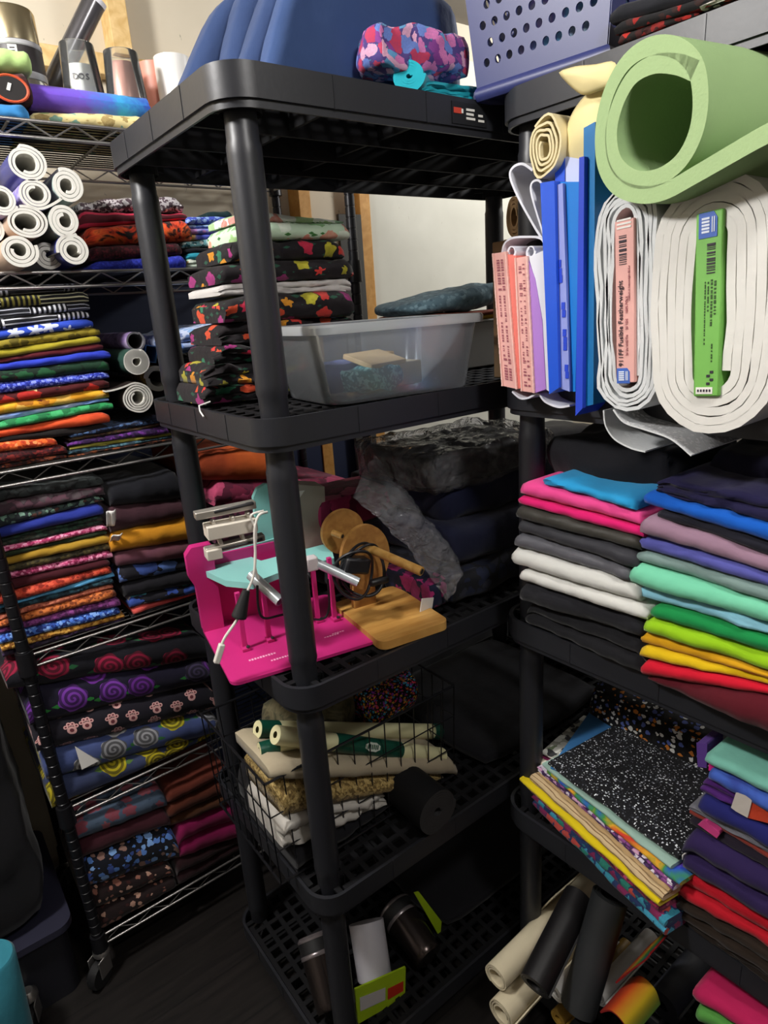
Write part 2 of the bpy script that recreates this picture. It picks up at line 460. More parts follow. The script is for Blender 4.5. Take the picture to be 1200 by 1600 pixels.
def roll(label, mats, r, length, turns=3, r0=None, thick=.0022, name='vinyl_roll', cat='roll', group=None, loc=(0, 0, 0), rot=(0, 0, 0), a0=0, sx=1, sz=1, seed=0, wob=.05, tail=0):
    """rolled sheet, its near end at loc and its axis along local +y"""
    p = spiral(r0 or r * .45, r - thick / 2, turns, 30, sx, sz, a0, wob, seed)
    if tail:
        d = Vector(p[-1]) - Vector(p[-2]); d.normalize()
        e = Vector(p[-1]); p = p + [tuple(e + d * tail * k / 4 + Vector((0, .15 * tail * (k / 4) ** 2))) for k in range(1, 5)]
    o = ribbon(p, thick, length, 1, mi=(0, 1, 0)).build(name, mats, smooth=True, ang=50)
    o.location = loc; o.rotation_euler = rot
    return tag(o, label, cat, group)
def text_mesh(body, size, mat, parent, loc, rot, name='printed_text', ext=.0004, align='CENTER', sx=1.0):
    cu = bpy.data.curves.new(name, 'FONT'); cu.body = body; cu.size = size; cu.align_x = align; cu.align_y = 'CENTER'; cu.extrude = ext; cu.resolution_u = 2
    tmp = bpy.data.objects.new(name, cu); COL.objects.link(tmp)
    dg = bpy.context.evaluated_depsgraph_get()
    me = bpy.data.meshes.new_from_object(tmp.evaluated_get(dg)); bpy.data.objects.remove(tmp)
    me.materials.clear(); me.materials.append(mat)
    if sx != 1.0:
        for v in me.vertices: v.co.x *= sx
    o = bpy.data.objects.new(name, me); COL.objects.link(o)
    if parent: o.parent = parent
    o.location = loc; o.rotation_euler = rot
    return o
def rumple(mb, amp, freq, seed=0, fn=None):
    out = []
    for v in mb.v:
        p = Vector(v) * freq
        k = fn(Vector(v)) if fn else 1
        out.append(tuple(Vector(v) + Vector((nz(p.x + seed, p.y, p.z), nz(p.x, p.y + seed + 7, p.z), nz(p.x, p.y, p.z + seed + 13))) * amp * k))
    mb.v = out
def slab(w, d, h, nx=14, ny=14, nzz=4, rnd=.3, exp=4.0):
    """soft rounded block, base at z=0, centred in x and y (superellipsoid sampling of a box grid)"""
    mb = MB(); mp = {}
    def vert(i, j, k):
        key = (i, j, k)
        if key not in mp:
            x, y, z = 2 * i / nx - 1, 2 * j / ny - 1, 2 * k / nzz - 1
            m = max(abs(x), abs(y), abs(z)); l = (abs(x) ** exp + abs(y) ** exp + abs(z) ** exp) ** (1 / exp)
            f = (1 - rnd) + rnd * m / l
            mp[key] = len(mb.v); mb.v.append((x * f * w / 2, y * f * d / 2, (z * f + 1) * h / 2))
        return mp[key]
    def quad(a, b, c, e, uv): mb.f.append([a, b, c, e]); mb.m.append(0); mb.uv.append(uv)
    for k in (0, nzz):
        for i in range(nx):
            for j in range(ny):
                quad(vert(i, j, k), vert(i + 1, j, k), vert(i + 1, j + 1, k), vert(i, j + 1, k), [(a * w / nx, b * d / ny) for a, b in ((i, j), (i + 1, j), (i + 1, j + 1), (i, j + 1))])
    for j in (0, ny):
        for i in range(nx):
            for k in range(nzz):
                quad(vert(i, j, k), vert(i + 1, j, k), vert(i + 1, j, k + 1), vert(i, j, k + 1), [(a * w / nx, j * d / ny * 1.0 + b * h / nzz + .5) for a, b in ((i, k), (i + 1, k), (i + 1, k + 1), (i, k + 1))])
    for i in (0, nx):
        for j in range(ny):
            for k in range(nzz):
                quad(vert(i, j, k), vert(i, j + 1, k), vert(i, j + 1, k + 1), vert(i, j, k + 1), [(a * d / ny, b * h / nzz + .9) for a, b in ((j, k), (j + 1, k), (j + 1, k + 1), (j, k + 1))])
    return mb
# ------------------------------------------------------------------ the room
def struct(mb, name, mat, **k):
    o = mb.build(name, mat, **k); o['kind'] = 'structure'; return o
XW0, XW1, YW0, YW1, ZC = -2.2, 2.35, -2.6, 1.02, 2.42
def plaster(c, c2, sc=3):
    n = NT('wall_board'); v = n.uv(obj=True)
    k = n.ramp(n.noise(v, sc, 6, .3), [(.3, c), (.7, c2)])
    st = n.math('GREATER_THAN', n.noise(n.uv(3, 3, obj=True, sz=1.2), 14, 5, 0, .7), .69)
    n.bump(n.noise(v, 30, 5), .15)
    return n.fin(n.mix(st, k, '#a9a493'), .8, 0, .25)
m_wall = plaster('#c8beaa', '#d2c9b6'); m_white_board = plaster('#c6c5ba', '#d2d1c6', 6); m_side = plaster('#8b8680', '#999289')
def floor_mat():
    n = NT('dark_floor_boards'); s = n.sep(n.uv(1, 1, obj=True)); v = n.uv(2, 26, obj=True)
    k = n.ramp(n.noise(v, 3, 5, .4), [(.3, '#0f0d0c'), (.7, '#1f1b19')])
    seam = n.lt(n.math('FRACT', n.math('DIVIDE', s[1], .14)), .03)
    n.bump(n.noise(v, 6, 4), .1)
    return n.fin(n.mix(seam, k, '#0c0a09'), .45, 0, .4)
b = MB(); b.box(((XW0 + XW1) / 2, (YW0 + YW1) / 2, -.05), (XW1 - XW0 + .2, YW1 - YW0 + .2, .1)); struct(b, 'floor', floor_mat())
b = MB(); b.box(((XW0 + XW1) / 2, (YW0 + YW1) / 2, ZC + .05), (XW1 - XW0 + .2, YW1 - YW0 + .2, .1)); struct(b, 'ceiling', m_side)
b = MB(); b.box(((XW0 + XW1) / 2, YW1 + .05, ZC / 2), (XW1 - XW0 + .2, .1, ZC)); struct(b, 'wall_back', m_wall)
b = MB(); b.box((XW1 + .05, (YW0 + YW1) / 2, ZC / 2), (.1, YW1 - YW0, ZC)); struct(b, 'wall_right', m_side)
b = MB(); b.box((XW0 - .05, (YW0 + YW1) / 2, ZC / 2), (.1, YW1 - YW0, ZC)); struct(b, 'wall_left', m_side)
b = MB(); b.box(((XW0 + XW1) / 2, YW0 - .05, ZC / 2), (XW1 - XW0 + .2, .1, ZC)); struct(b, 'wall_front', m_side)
m_stud = wood('#c9a467', '#e2c48c', 20, 20, .6); m_stud2 = wood('#b5813c', '#cc9a55', 20, 20, .6)
# framing in front of the back wall: a plate, studs above it and a white board at the right
zp = at(150, 80, 1, 1.0).z
b = MB(); b.box(((XW0 + .95) / 2, 1.0, zp - .03), (.95 - XW0, .04, .045)); struct(b, 'trim_1', m_stud, bevel=.002)
xs = at(178, 40, 1, 1.0).x
b = MB(); b.box((xs, .99, (zp + ZC) / 2), (.045, .06, ZC - zp + .02)); struct(b, 'trim_2', m_stud, bevel=.002)
x2 = at(505, 315, 1, 1.0).x; x3 = at(558, 315, 1, 1.0).x
for k, (xx, mm) in enumerate(((x2 - .09, m_stud2), (x3, m_stud2))):
    b = MB(); b.box((xx, .99, zp / 2 - .03), (.04, .06, zp - .06)); struct(b, 'trim_%d' % (k + 3), mm, bevel=.002)
wl = at(567, 320, 1, .985).x
b = MB(); b.box(((wl + 2.0) / 2, .985, 1.15), (2.0 - wl, .02, 2.3)); struct(b, 'trim_5', m_white_board, bevel=.002)
# ------------------------------------------------------------------ black plastic shelving
m_blk = solid('#232429', .42, 0, .5, var=.05, bump=.05, bs=120)
m_blk2 = solid('#101013', .7, 0, .25, var=.05)
def rrect(x0, y0, x1, y1, r, n=6):
    pts = []
    for cx, cy, a0 in ((x1 - r, y1 - r, 0), (x0 + r, y1 - r, PI / 2), (x0 + r, y0 + r, PI), (x1 - r, y0 + r, 1.5 * PI)):
        for k in range(n + 1):
            a = a0 + PI / 2 * k / n; pts.append((cx + r * math.cos(a), cy + r * math.sin(a)))
    return pts
def plastic_unit(W, D, label, levels, loc, rz, lip=.05):
    root = thing('plastic_shelving', label, 'shelving unit', loc, rz)
    zs = levels; R = .0235; ins = .045
    for (px, py) in ((ins, ins), (W - ins, ins), (ins, D - ins), (W - ins, D - ins)):
        b = MB(); prof = []
        lo = 0.0
        for z in zs:
            hi = z - lip
            if hi - lo > .05:
                prof += [(R * .9, lo), (R * .93, lo + .03), (R * 1.02, lo + .036), (R, lo + .05), (R, hi - .05), (R * 1.0, hi - .036), (R * .93, hi - .03), (R * .9, hi + .012)]
            lo = z - .004
        b.lathe(prof, (px, py, 0), 24, capb=True, capt=True)
        b.build('post', m_blk, root, smooth=True, ang=35)
    for z in zs:
        t = .0035; b = MB(); r = .05
        prof = [(0, z), (0, z - lip * .80), (.004, z - lip * .81), (.004, z - lip), (.004 + t, z - lip), (.004 + t, z - .004), (.006, z)]
        rings = []
        for off, zz in prof:
            rings.append([(x, y, zz) for x, y in rrect(off, off, W - off, D - off, r - off * .5)])
        n = len(rings[0]); vs = [v for rg in rings for v in rg]; K = len(rings)
        b.add(vs, [(a * n + k, a * n + (k + 1) % n, ((a + 1) % K) * n + (k + 1) % n, ((a + 1) % K) * n + k) for a in range(K) for k in range(n)])
        # ribbed notches on the outer band
        for k in range(1, 6):
            for xx in (W * k / 6,):
                b.box((xx, -.0004, z - lip * .42), (.0025, .0012, lip * .8)); b.box((xx, D + .0004, z - lip * .42), (.0025, .0012, lip * .8))
        for k in range(1, 4):
            b.box((-.0004, D * k / 4, z - lip * .42), (.0012, .0025, lip * .8)); b.box((W + .0004, D * k / 4, z - lip * .42), (.0012, .0025, lip * .8))
        sh = b.build('shelf', m_blk, root, smooth=True, ang=30)
        d = MB(); e = .008
        nx = int(W / .034); ny = int(D / .034)
        for k in range(nx + 1):
            cut = .05 if k in (0, nx) else 0
            d.box((.0135 + (W - .027) * k / nx, D / 2, z - .006), (.011, D - 2 * e - 2 * cut, .006))
        for k in range(ny + 1):
            cut = .05 if k in (0, ny) else 0
            d.box((W / 2, .0135 + (D - .027) * k / ny, z - .0065), (W - 2 * e - 2 * cut, .011, .006))
        for k in range(1, 6):
            d.box((W * k / 6, D / 2, z - .024), (.006, D - 2 * e, .032))
        for k in range(1, 4):
            d.box((W / 2, D * k / 4, z - .028), (W - 2 * e, .006, .04))
        for (px, py) in ((0, 0), (W, 0), (0, D), (W, D)):
            sx = 1 if px == 0 else -1; sy = 1 if py == 0 else -1
            d.box((px + sx * .058, py + sy * .058, z - .022), (.100, .004, .034), Matrix.Rotation(-PI / 4 * sx * sy, 3, 'Z'))
            d.lathe([(R * 1.22, z - lip), (R * 1.22, z - .008)], (px + sx * ins, py + sy * ins, 0), 20)
        d.build('deck_grid', m_blk2, sh)
    return root
LV = [.078, .516, .954, 1.392, 1.83]
WC, DC = .985, .4875
unitC = plastic_unit(WC, DC, 'black plastic shelving unit in the middle, standing before the wire rack', LV, (0, 0, 0), 0)
unitR = plastic_unit(WC, .47, 'black plastic shelving unit along the right side, holding the interfacing bolts', LV, (.437, -.026, 0), -PI / 2 + math.radians(1.5))
# maker's sticker on the top lip of the middle unit
topshelf = [o for o in unitC.children if o.name.startswith('shelf')][-1]
m_wt = solid('#e8e6e0', .6); m_rd = solid('#c8402c', .6); m_bk = solid('#15161a', .5); m_steelw = solid('#d9d4cc', .5)
b = MB(); b.box((0, 0, 0), (.075, .0012, .030))
xa = at(733, 180, 1, 0).x
st = b.build('product_label', m_bk, topshelf, loc=(xa, -.0010, 1.83 - .022)); st['label'] = 'black sticker with red and white print'
b = MB(); b.box((-.026, -.0009, .003), (.017, .0008, .008)); b.build('logo', m_rd, st, bevel=.0003)

b = MB()
for k, (x0, w) in enumerate(((-.004, .018), (-.004, .016), (-.004, .019))): b.box((x0 + w / 2 - .004, -.0009, .006 - .006 * k), (w, .0008, .0032))
for k, (x0, w) in enumerate(((.02, .010), (.02, .013))): b.box((x0 + w / 2 - .002, -.0009, .000 - .007 * k), (w, .0008, .0032))
b.build('small_print', m_wt, st)
b = MB(); b.box((-.0165, -.0010, .003), (.004, .0008, .006)); b.build('logo_tip', m_wt, st)
# ------------------------------------------------------------------ the wire rack along the back wall
m_chrome = solid('#b9b6b4', .28, .9, .5, var=.1); m_wire = solid('#3a3836', .4, .8, .5); m_pole = solid('#1b1b1f', .35, .3, .5); m_rub = solid('#141416', .6)
YL = .605; LX0, LX1, LD = -.30, .605, .36
LZ = [.125, .505, .893, 1.277, 1.637, 1.893]
rackL = thing('wire_rack', 'tall wire shelving rack on castors along the back wall, packed with fabric', 'shelving rack', (LX0, YL, 0))
LWd = LX1 - LX0
for (px, py) in ((.0, .0), (LWd, 0), (0, LD), (LWd, LD)):
    b = MB(); prof = [(.0125, .10)]
    z = .12
    while z < 2.02:
        prof += [(.0125, z), (.0112, z + .001), (.0112, z + .003), (.0125, z + .004)]; z += .0254
    b.lathe(prof + [(.0125, 2.03)], (px, py, 0), 14, capb=True, capt=True)
    b.build('post', m_pole, rackL, smooth=True, ang=40)
for z in LZ:
    b = MB(); r = .0032; zt, zl = z, z - .027
    loop = lambda zz: [(.01, 0, zz), (LWd - .01, 0, zz), (LWd - .01, LD, zz), (.01, LD, zz), (.01, 0, zz)]
    for zz in (zt, zl):
        L = loop(zz)
        for k in range(4): b.tube([L[k], L[k + 1]], r, 8)
    L = loop(0); zzag = MB()
    for k in range(4):
        p, q = Vector(L[k]), Vector(L[k + 1]); n = int((q - p).length / .042); n += n % 2
        pts = [p.lerp(q, i / n) + Vector((0, 0, zt - .002 if i % 2 else zl + .002)) for i in range(n + 1)]
        zzag.tube(pts, .0020, 6)
    sh = b.build('wire_shelf', m_chrome, rackL, smooth=True, ang=60)
    zzag.build('zigzag_wire', m_chrome if z > 1.5 else m_wire, sh, smooth=True, ang=60)  # same wire throughout; shade on the lower shelves put into a darker material
    b = MB(); nw = 18
    for i in range(1, nw):
        y = LD * i / nw; b.tube([(.01, y, zt + .001), (LWd - .01, y, zt + .001)], .0018, 5)
    for k in range(1, 5): b.tube([(LWd * k / 5, 0, zt - .004), (LWd * k / 5, LD, zt - .004)], .0028, 6)
    b.build('deck_wires', m_wire, sh, smooth=True, ang=60)
    for (px, py) in ((0, 0), (LWd, 0), (0, LD), (LWd, LD)):
        b = MB(); b.lathe([(.0185, zl - .012), (.017, zt + .012)], (px, py, 0), 14, capb=True, capt=True)
        b.build('corner_sleeve', m_pole, sh, smooth=True, ang=40)
def castor(parent, x, y, ang=.5):
    b = MB(); b.lathe([(.012, .075), (.02, .078), (.02, .09), (.012, .1)], (x, y, 0), 16, capb=True, capt=True)
    rot = Matrix.Rotation(ang, 3, 'Z')
    for s in (-1, 1): b.box(Vector((x, y, .055)) + rot @ Vector((-.012, s * .016, 0)), (.036, .003, .05), rot)
    fork = b.build('castor', m_chrome, parent, smooth=True, bevel=.001)
    b = MB(); rw = Matrix.Rotation(ang, 3, 'Z') @ Matrix.Rotation(PI / 2, 3, 'X')
    b.lathe([(.008, -.012), (.030, -.012), (.034, -.007), (.034, .007), (.030, .012), (.008, .012)], Vector((x, y, .034)) + rot @ Vector((-.02, 0, 0)), 24, rw, capb=True, capt=True)
    b.build('wheel', m_rub, fork, smooth=True, ang=35)
for (px, py) in ((.0, .0), (LWd, 0), (0, LD), (LWd, LD)): castor(rackL, px, py, .6 + px)
# ------------------------------------------------------------------ shelf contents
FL = Frame(1, YL + .024)
G1 = "folded fabrics on the rack's top shelf"
stack(FL, LZ[5] + .003, [
    (cloth('#3f8fd0'), 'bright blue folded fabric at the far left of the top shelf, under the red one', -60, 39, 162, 163, dict(layers=1)),
    (blooms('#3a1416', ['#7a2a2a', '#541d20'], 40, .3, '#1c0b0d'), 'dark red folded fabric with a black oval ringed in orange, top shelf far left', -60, 41, 113, 115, dict(layers=1)),
    (cloth('#b9d98a'), 'lime green folded fabric on top of the small left pile, rack top shelf', -60, 43, 76, 80, dict(layers=1)),
], .2, G1)
stack(FL, LZ[5] + .003, [
    (blooms('#e0cf94', ['#2a8f90', '#8a6f38', '#6fae52', '#c9a54a'], 34, .26, '#b9a060'), 'pale yellow folded fabric with small teal and green motifs, lying on the top wire shelf', 44, 224, 174, 181, dict(layers=1)),
], .22, G1)
# round badge printed on the dark red fold
o = [k for k in bpy.data.objects if k.get('label', '').startswith('dark red folded fabric with a black oval')][0]
px = at(14, 143, 1, YL + .006)
b = MB(); rotx = Matrix.Rotation(PI / 2, 3, 'X')
for r0, h in ((.020, .0),): b.lathe([(.0001, .001), (r0, .001), (r0, -.002)], (0, 0, 0), 24, rotx)
bd = b.build('printed_oval', solid('#120c0c', .6), o, smooth=True); bd.scale = (1.35, 1, 1); bd['label'] = 'black oval ringed in orange'
b = MB(); b.tube([(.0205 * math.cos(a * PI / 12), 0, .0205 * math.sin(a * PI / 12)) for a in range(25)], .0022, 6, False); rg = b.build('orange_ring', solid('#c8502c', .6), bd, smooth=True)
b = MB(); b.box((-.002, -.0018, .002), (.004, .001, .012), Matrix.Rotation(.3, 3, 'Y')); b.build('white_fleck', m_wt, bd)
bd.location = (px.x - o.location.x, px.y - o.location.y - .018, px.z - o.location.z)
# rolled purple and blue throw on the yellow fold
pl = at(45, 160, 1, YL + .05); pr = at(226, 160, 1, YL + .05)
m_pb = marble(['#5b3fb0', '#7d55c8', '#4a6fd0', '#3fa3d8'], 7, 1.0); m_pink = cloth('#b05fc0')
def purple_roll():
    n = NT('purple_blue_cloth'); s = n.sep(n.uv(1, 1)); v = n.uv(1, 1)
    L = (pr.x - pl.x)
    f = n.math('ADD', n.math('DIVIDE', s[1], L), n.math('MULTIPLY', n.math('SUBTRACT', n.noise(v, 60, 4, 1), .5), .35))
    weave(n)
    return n.fin(n.ramp(f, [(0, '#6a44b4'), (.4, '#6f55c8'), (.62, '#4b76d0'), (.75, '#3aa0d4'), (1, '#3156b8')]), .8, 0, .25, .1)
ro = roll('purple and blue rolled fabric lying on the pale yellow fold, rack top shelf', [m_pink, purple_roll()], .027, pr.x - pl.x, 4, .004, .004, 'fabric_roll', group=None, sz=.88, seed=4)
zy = at(130, 177, 1, YL + .024).z
ro.location = (pl.x, YL + .05, zy + .0255); ro.rotation_euler = (-.02, 0, -PI / 2)
ro.rotation_euler = (0, 0, -PI / 2)
# metal tumblers in clear packaging (left), tube, glasses, mug
m_gold = solid('#c9bc9a', .22, .95, .6); m_ss = solid('#cfcac2', .2, .95, .6); m_band = clear('#e8e8ee', .45, .2); m_lbl = solid('#2a2426', .5)
def steel_pair(x, y, zb):
    t = thing('metal_canister', 'stacked shiny metal canisters with a black barcode sleeve, left end of top shelf', 'canister', (x, y, zb))
    r = .046
    b = MB(); b.lathe([(r * .9, 0), (r, .004), (r, .070), (r * .97, .074)], (0, 0, 0), 40, capb=True, capt=True); b.build('lower_can', m_ss, t, smooth=True)
    b = MB(); b.lathe([(r * .99, .0745), (r * 1.01, .078), (r * 1.01, .084), (r * .97, .0845)], (0, 0, 0), 40, capb=True, capt=True); b.build('clear_band', m_band, t, smooth=True)
    b = MB(); b.lathe([(r * .985, .085), (r * .985, .117)], (0, 0, 0), 40, capb=True, capt=True); lb = b.build('black_sleeve', m_lbl, t, smooth=True)
    a0 = math.radians(-112)
    b = MB()
    for k in range(8): 
        a = a0 + .1; b.box((0, 0, 0), (.0, .0, .0)) if False else None
    n = 8; vs = []
    for k in range(n + 1):
        a = a0 - .12 + .34 * k / n
        for z in (.086, .116): vs.append((r * .995 * math.cos(a), r * .995 * math.sin(a), z))
    b.add(vs, [(2 * k, 2 * k + 2, 2 * k + 3, 2 * k + 1) for k in range(n)]); wl_ = b.build('white_sticker', m_wt, lb, smooth=True)
    b = MB()
    for k in range(7):
        z = .091 + k * .0033; vs = []
        for j in range(n + 1):
            a = a0 - .06 + .2 * j / n
            for zz in (z, z + .0012 + .0008 * (k % 3 == 0)): vs.append((r * 1.0 * math.cos(a), r * 1.0 * math.sin(a), zz))
        b.add(vs, [(2 * q, 2 * q + 2, 2 * q + 3, 2 * q + 1) for q in range(n)])
    b.build('barcode', m_lbl, lb, smooth=True)
    b = MB(); b.lathe([(r * .97, .1175), (r * 1.0, .119), (r * 1.0, .124), (r * .96, .125)], (0, 0, 0), 40, capb=True, capt=True); b.build('clear_band', m_band, t, smooth=True)
    b = MB(); b.lathe([(r * .95, .1255), (r * .95, .166), (r * .90, .170), (.001, .170)], (0, 0, 0), 40, capb=True); b.build('upper_can', m_gold, t, smooth=True)
    return t
zb1 = LZ[5] + .0025
pc = at(33, 120, 1, .74); cn = steel_pair(pc.x, .74, zb1); cn.scale = (1, 1, (at(33, 22, 1, .74).z - zb1) / .170)
m_silver_v = solid('#6b696c', .25, .7, .6, var=.15)
p0 = at(88, 125, 1, .82); p1 = at(150, -2, 1, .78); p0 = p1 + (p0 - p1) * ((p1.z - zb1 - .003) / (p1.z - p0.z))
d = (p1 - p0)
tb = thing('vinyl_tube', 'dark silver vinyl tube leaning up behind the glasses on the top shelf', 'roll', p0)
q = Vector((0, 0, 1)).rotation_difference(d.normalized()).to_matrix()
L = d.length
b = MB(); b.lathe([(.019, 0), (.0215, .0), (.0215, L - .004), (.019, L - .004)], (0, 0, 0), 28, q); b.build('silver_sheet', m_silver_v, tb, smooth=True)
b = MB(); b.lathe([(.0185, .001), (.0185, L), (.0222, L), (.0222, L - .009)], (0, 0, 0), 28, q); e_ = b.build('white_paper_core', solid('#d6d6de', .6), tb, smooth=True)
m_glass = clear('#fafcfc', .05, .03, spec=.6); m_rose = solid('#c98a78', .35, .35, .5); m_wht = solid('#e4e2de', .35, 0, .5, coat=.3); m_pinkm = solid('#d98f7c', .45)
def glass_tumbler(x, y, z, h, r, inner, label, txt=False, fill=.76):
    t = thing('glass_tumbler', label, 'glass', (x, y, z))
    pr_ = [(r * .78, .0), (r * .98, .02), (r * 1.05, h * .4), (r * .86, h - .002), (r * .84, h)]
    b = MB(); b.lathe(pr_ + [(rr - .002, zz) for rr, zz in reversed(pr_)], (0, 0, 0), 36, capb=False); b.build('clear_glass', m_glass, t, smooth=True)
    hh = h * fill
    b = MB(); b.lathe([(r * .70, .004), (r * .93, .022), (r * .96, h * .35), (r * .84, hh - .006), (r * .78, hh)], (0, 0, 0), 36, capb=True, capt=True); cup = b.build('inner_cup', inner, t, smooth=True)
    if txt:
        a = math.atan2(CAM.y - y, CAM.x - x)
        for body, sz, zz, da in (('D', .015, hh * .80, -.32), ('O', .015, hh * .80, 0), ('S', .015, hh * .80, .32), ('O', .026, hh * .50, 0)):
            rr = r * .93; text_mesh(body, sz, solid('#4a4a50', .5), cup, (rr * math.cos(a + da), rr * math.sin(a + da), zz), (PI / 2, 0, a + da + PI / 2), ext=.0015)
    return t
g1 = at(131, 140, 1, .70); glass_tumbler(g1.x, .70, zb1, at(131, 72, 1, .70).z - zb1, .037, m_wht, 'clear stemless glass holding a white lettered cup, rack top shelf', True)
g2 = at(197, 140, 1, .68); glass_tumbler(g2.x, .68, zb1, at(197, 84, 1, .68).z - zb1, .038, m_rose, 'clear stemless glass holding a rose gold cup, right of the white lettered one', fill=.86)
g3 = at(247, 150, 1, .76); t = thing('mug', 'coral pink mug half hidden behind the white mug on the top shelf', 'mug', (g3.x, .76, zb1)); 
b = MB(); hh = at(247, 104, 1, .76).z - zb1; b.lathe([(.030, 0), (.034, .004), (.036, hh), (.033, hh), (.031, .006), (.001, .006)], (0, 0, 0), 32, capb=True); b.build('cup', m_pinkm, t, smooth=True)
g4 = at(276, 150, 1, .70); t = thing('mug', 'white mug at the right end of the glasses, beside the black shelf corner', 'mug', (g4.x, .70, zb1))
b = MB(); hh = at(276, 93, 1, .70).z - zb1; b.lathe([(.030, 0), (.036, .004), (.037, hh), (.034, hh), (.032, .006), (.001, .006)], (0, 0, 0), 32, capb=True); b.build('cup', m_wht, t, smooth=True)
# --- second shelf: white vinyl rolls and two small stacks
m_vin = solid('#dcdad2', .55, 0, .3, var=.04); m_navyv = solid('#34397e', .35, 0, .5); m_gv = solid('#77757a', .5); m_tan = solid('#b99e88', .5); m_pat = marble(['#2d2f66', '#8b7fc0', '#d6d2e8'], 20, 1.5); m_grnv = solid('#b6c6bd', .5)
YR = .56
RV = [(31, 395, 27, m_tan, 'lowest white vinyl roll at the left, second shelf, thin inner coil', .4, 1.10), (116, 398, 26, m_navyv, 'navy backed white vinyl roll on the wire rim, lower right of the roll pile', .42, 1.02),
      (75, 400, 23, m_gv, 'grey vinyl roll set back between the two lowest white rolls', .25, 1), (42, 347, 26, m_tan, 'tan backed white vinyl roll with the widest dark hole, middle of the pile', .55, 1.28),
      (101, 345, 27, m_grnv, 'pale mint backed white vinyl roll, right of the wide holed roll', .42, .95), (56, 303, 24, m_pat, 'lavender patterned white vinyl roll with a loose flap, pile centre', .5, 1.12),
      (105, 290, 27, m_grnv, 'thick walled cream vinyl roll, upper right of the roll pile', .42, .96), (42, 255, 28, m_navyv, 'topmost white vinyl roll with a royal blue outside', .56, 1.12),
      (3, 312, 24, m_pat, 'white vinyl roll cut by the left edge of the photo, at mid pile', .55, 1), (-16, 358, 25, m_gv, 'dim grey vinyl roll at the left edge, below the cut off white one', .5, 1)]
for (x, y, rp, om, lab, ri, ex) in RV:
    yy = YR + (.05 if om is m_gv else 0)
    c = at(x, y, 1, yy); dep = (RC.transposed() @ (c - CAM)).y; r = rp * dep / FPX * .97
    if y > 385: c.z = max(c.z, LZ[4] + .004 + r)
    roll(lab, [m_vin, om], r, .34, 2.6, r * ri * .85, r * (1 - ri * .85) / 2.6 * .74, 'vinyl_roll', 'roll', 'white vinyl rolls on the second rack shelf', c, (0, 0, 0), a0=x * .7, seed=x, wob=.03, tail=.03 if x == 56 else 0, sx=ex, sz=1.0)
G2 = "folded fabrics on the rack's second shelf"
stack(FL, LZ[4] + .003, [
    (flecks('#2a35b0', ['#3b49cf', '#2430a0'], 200, .5), 'royal blue folded fabric at the bottom of the small stack beside the white rolls', 142, 287, 409, 398, dict(layers=1)),
    (flecks('#3d1018', ['#5c1824', '#260a10'], 160, .5), 'dark maroon folded fabric under the red and orange swirl fabric', 138, 281, 385, 378, dict(layers=1)),
    (marble(['#140d0c', '#1a100e', '#d8401f', '#e8632a', '#1a100e', '#8c3a1c'], 16, 2.5), 'black folded fabric with big red and orange swirls', 128, 292, 357, 343, dict(layers=1)),
    (stripes('#55141f', '#c92a4c', .02, .45), 'red and pink plaid folded fabric under the silver sequin cloth', 117, 289, 332, 333, dict(layers=1)),
    (glitter('#5a4a52', '#e8e2e6', 240, .9), 'silver sequin cloth crumpled on top of the red plaid fold', 117, 279, 313, 309, dict(layers=1, wob=.012)),
], .3, G2)
stack(FL, LZ[4] + .003, [
    (flecks('#cfe0cf', ['#e7efe0', '#c2a26a', '#8fc3a6'], 70, .5), 'white and pale green folded fabric at the bottom of the blue stack', 288, 352, 405, 405, dict(layers=2)),
    (cloth('#2fa0b8'), 'turquoise folded fabric near the bottom of the blue stack, second rack shelf', 289, 352, 396, 396, dict(layers=1)),
    (cloth('#1a1c24'), 'black folded fabric in the middle of the blue stack, second rack shelf', 283, 371, 388, 385, dict(layers=1)),
    (flecks('#1f5560', ['#d8ecec', '#7fc0c8'], 130, .7), 'dark teal folded fabric with white specks in the blue stack', 282, 372, 376, 373, dict(layers=1)),
    (marble(['#2f3f9e', '#5a63c8', '#d8b04a', '#4350b0'], 22, 1), 'blue and yellow print folded fabric in the blue stack', 286, 372, 366, 365, dict(layers=1)),
    (flecks('#7a7fd0', ['#a8a0e0', '#c08ac8'], 90, .5), 'lavender folded fabric in the blue stack, second rack shelf', 289, 372, 357, 356, dict(layers=1)),
    (flecks('#5d86cf', ['#9fc0ea'], 120, .5), 'sky blue folded fabric near the top of the blue stack', 289, 372, 351, 350, dict(layers=1)),
    (flecks('#4154c0', ['#8fb0ea'], 120, .5), 'cobalt folded fabric on top of the blue stack', 288, 372, 339, 338, dict(layers=1)),
    (marble(['#10282a', '#1d4346'], 18, 1), 'very dark teal crumpled cloth at the back on the blue stack', 338, 376, 325, 322, dict(layers=1, jut=-.06, depth=.2)),
], .3, G2)
# pink and green print showing through the second shelf's rim
stack(Frame(1, YL + .05), LZ[4] - .024, [(blooms('#1a1620', ['#d83a5c', '#3a9a5a', '#d86a8c'], 40, .4, '#3a9a5a'), 'pink and green print cloth showing through the zigzag rim of the second shelf', 150, 262, 429, 430, dict(layers=1))], .2) if False else None
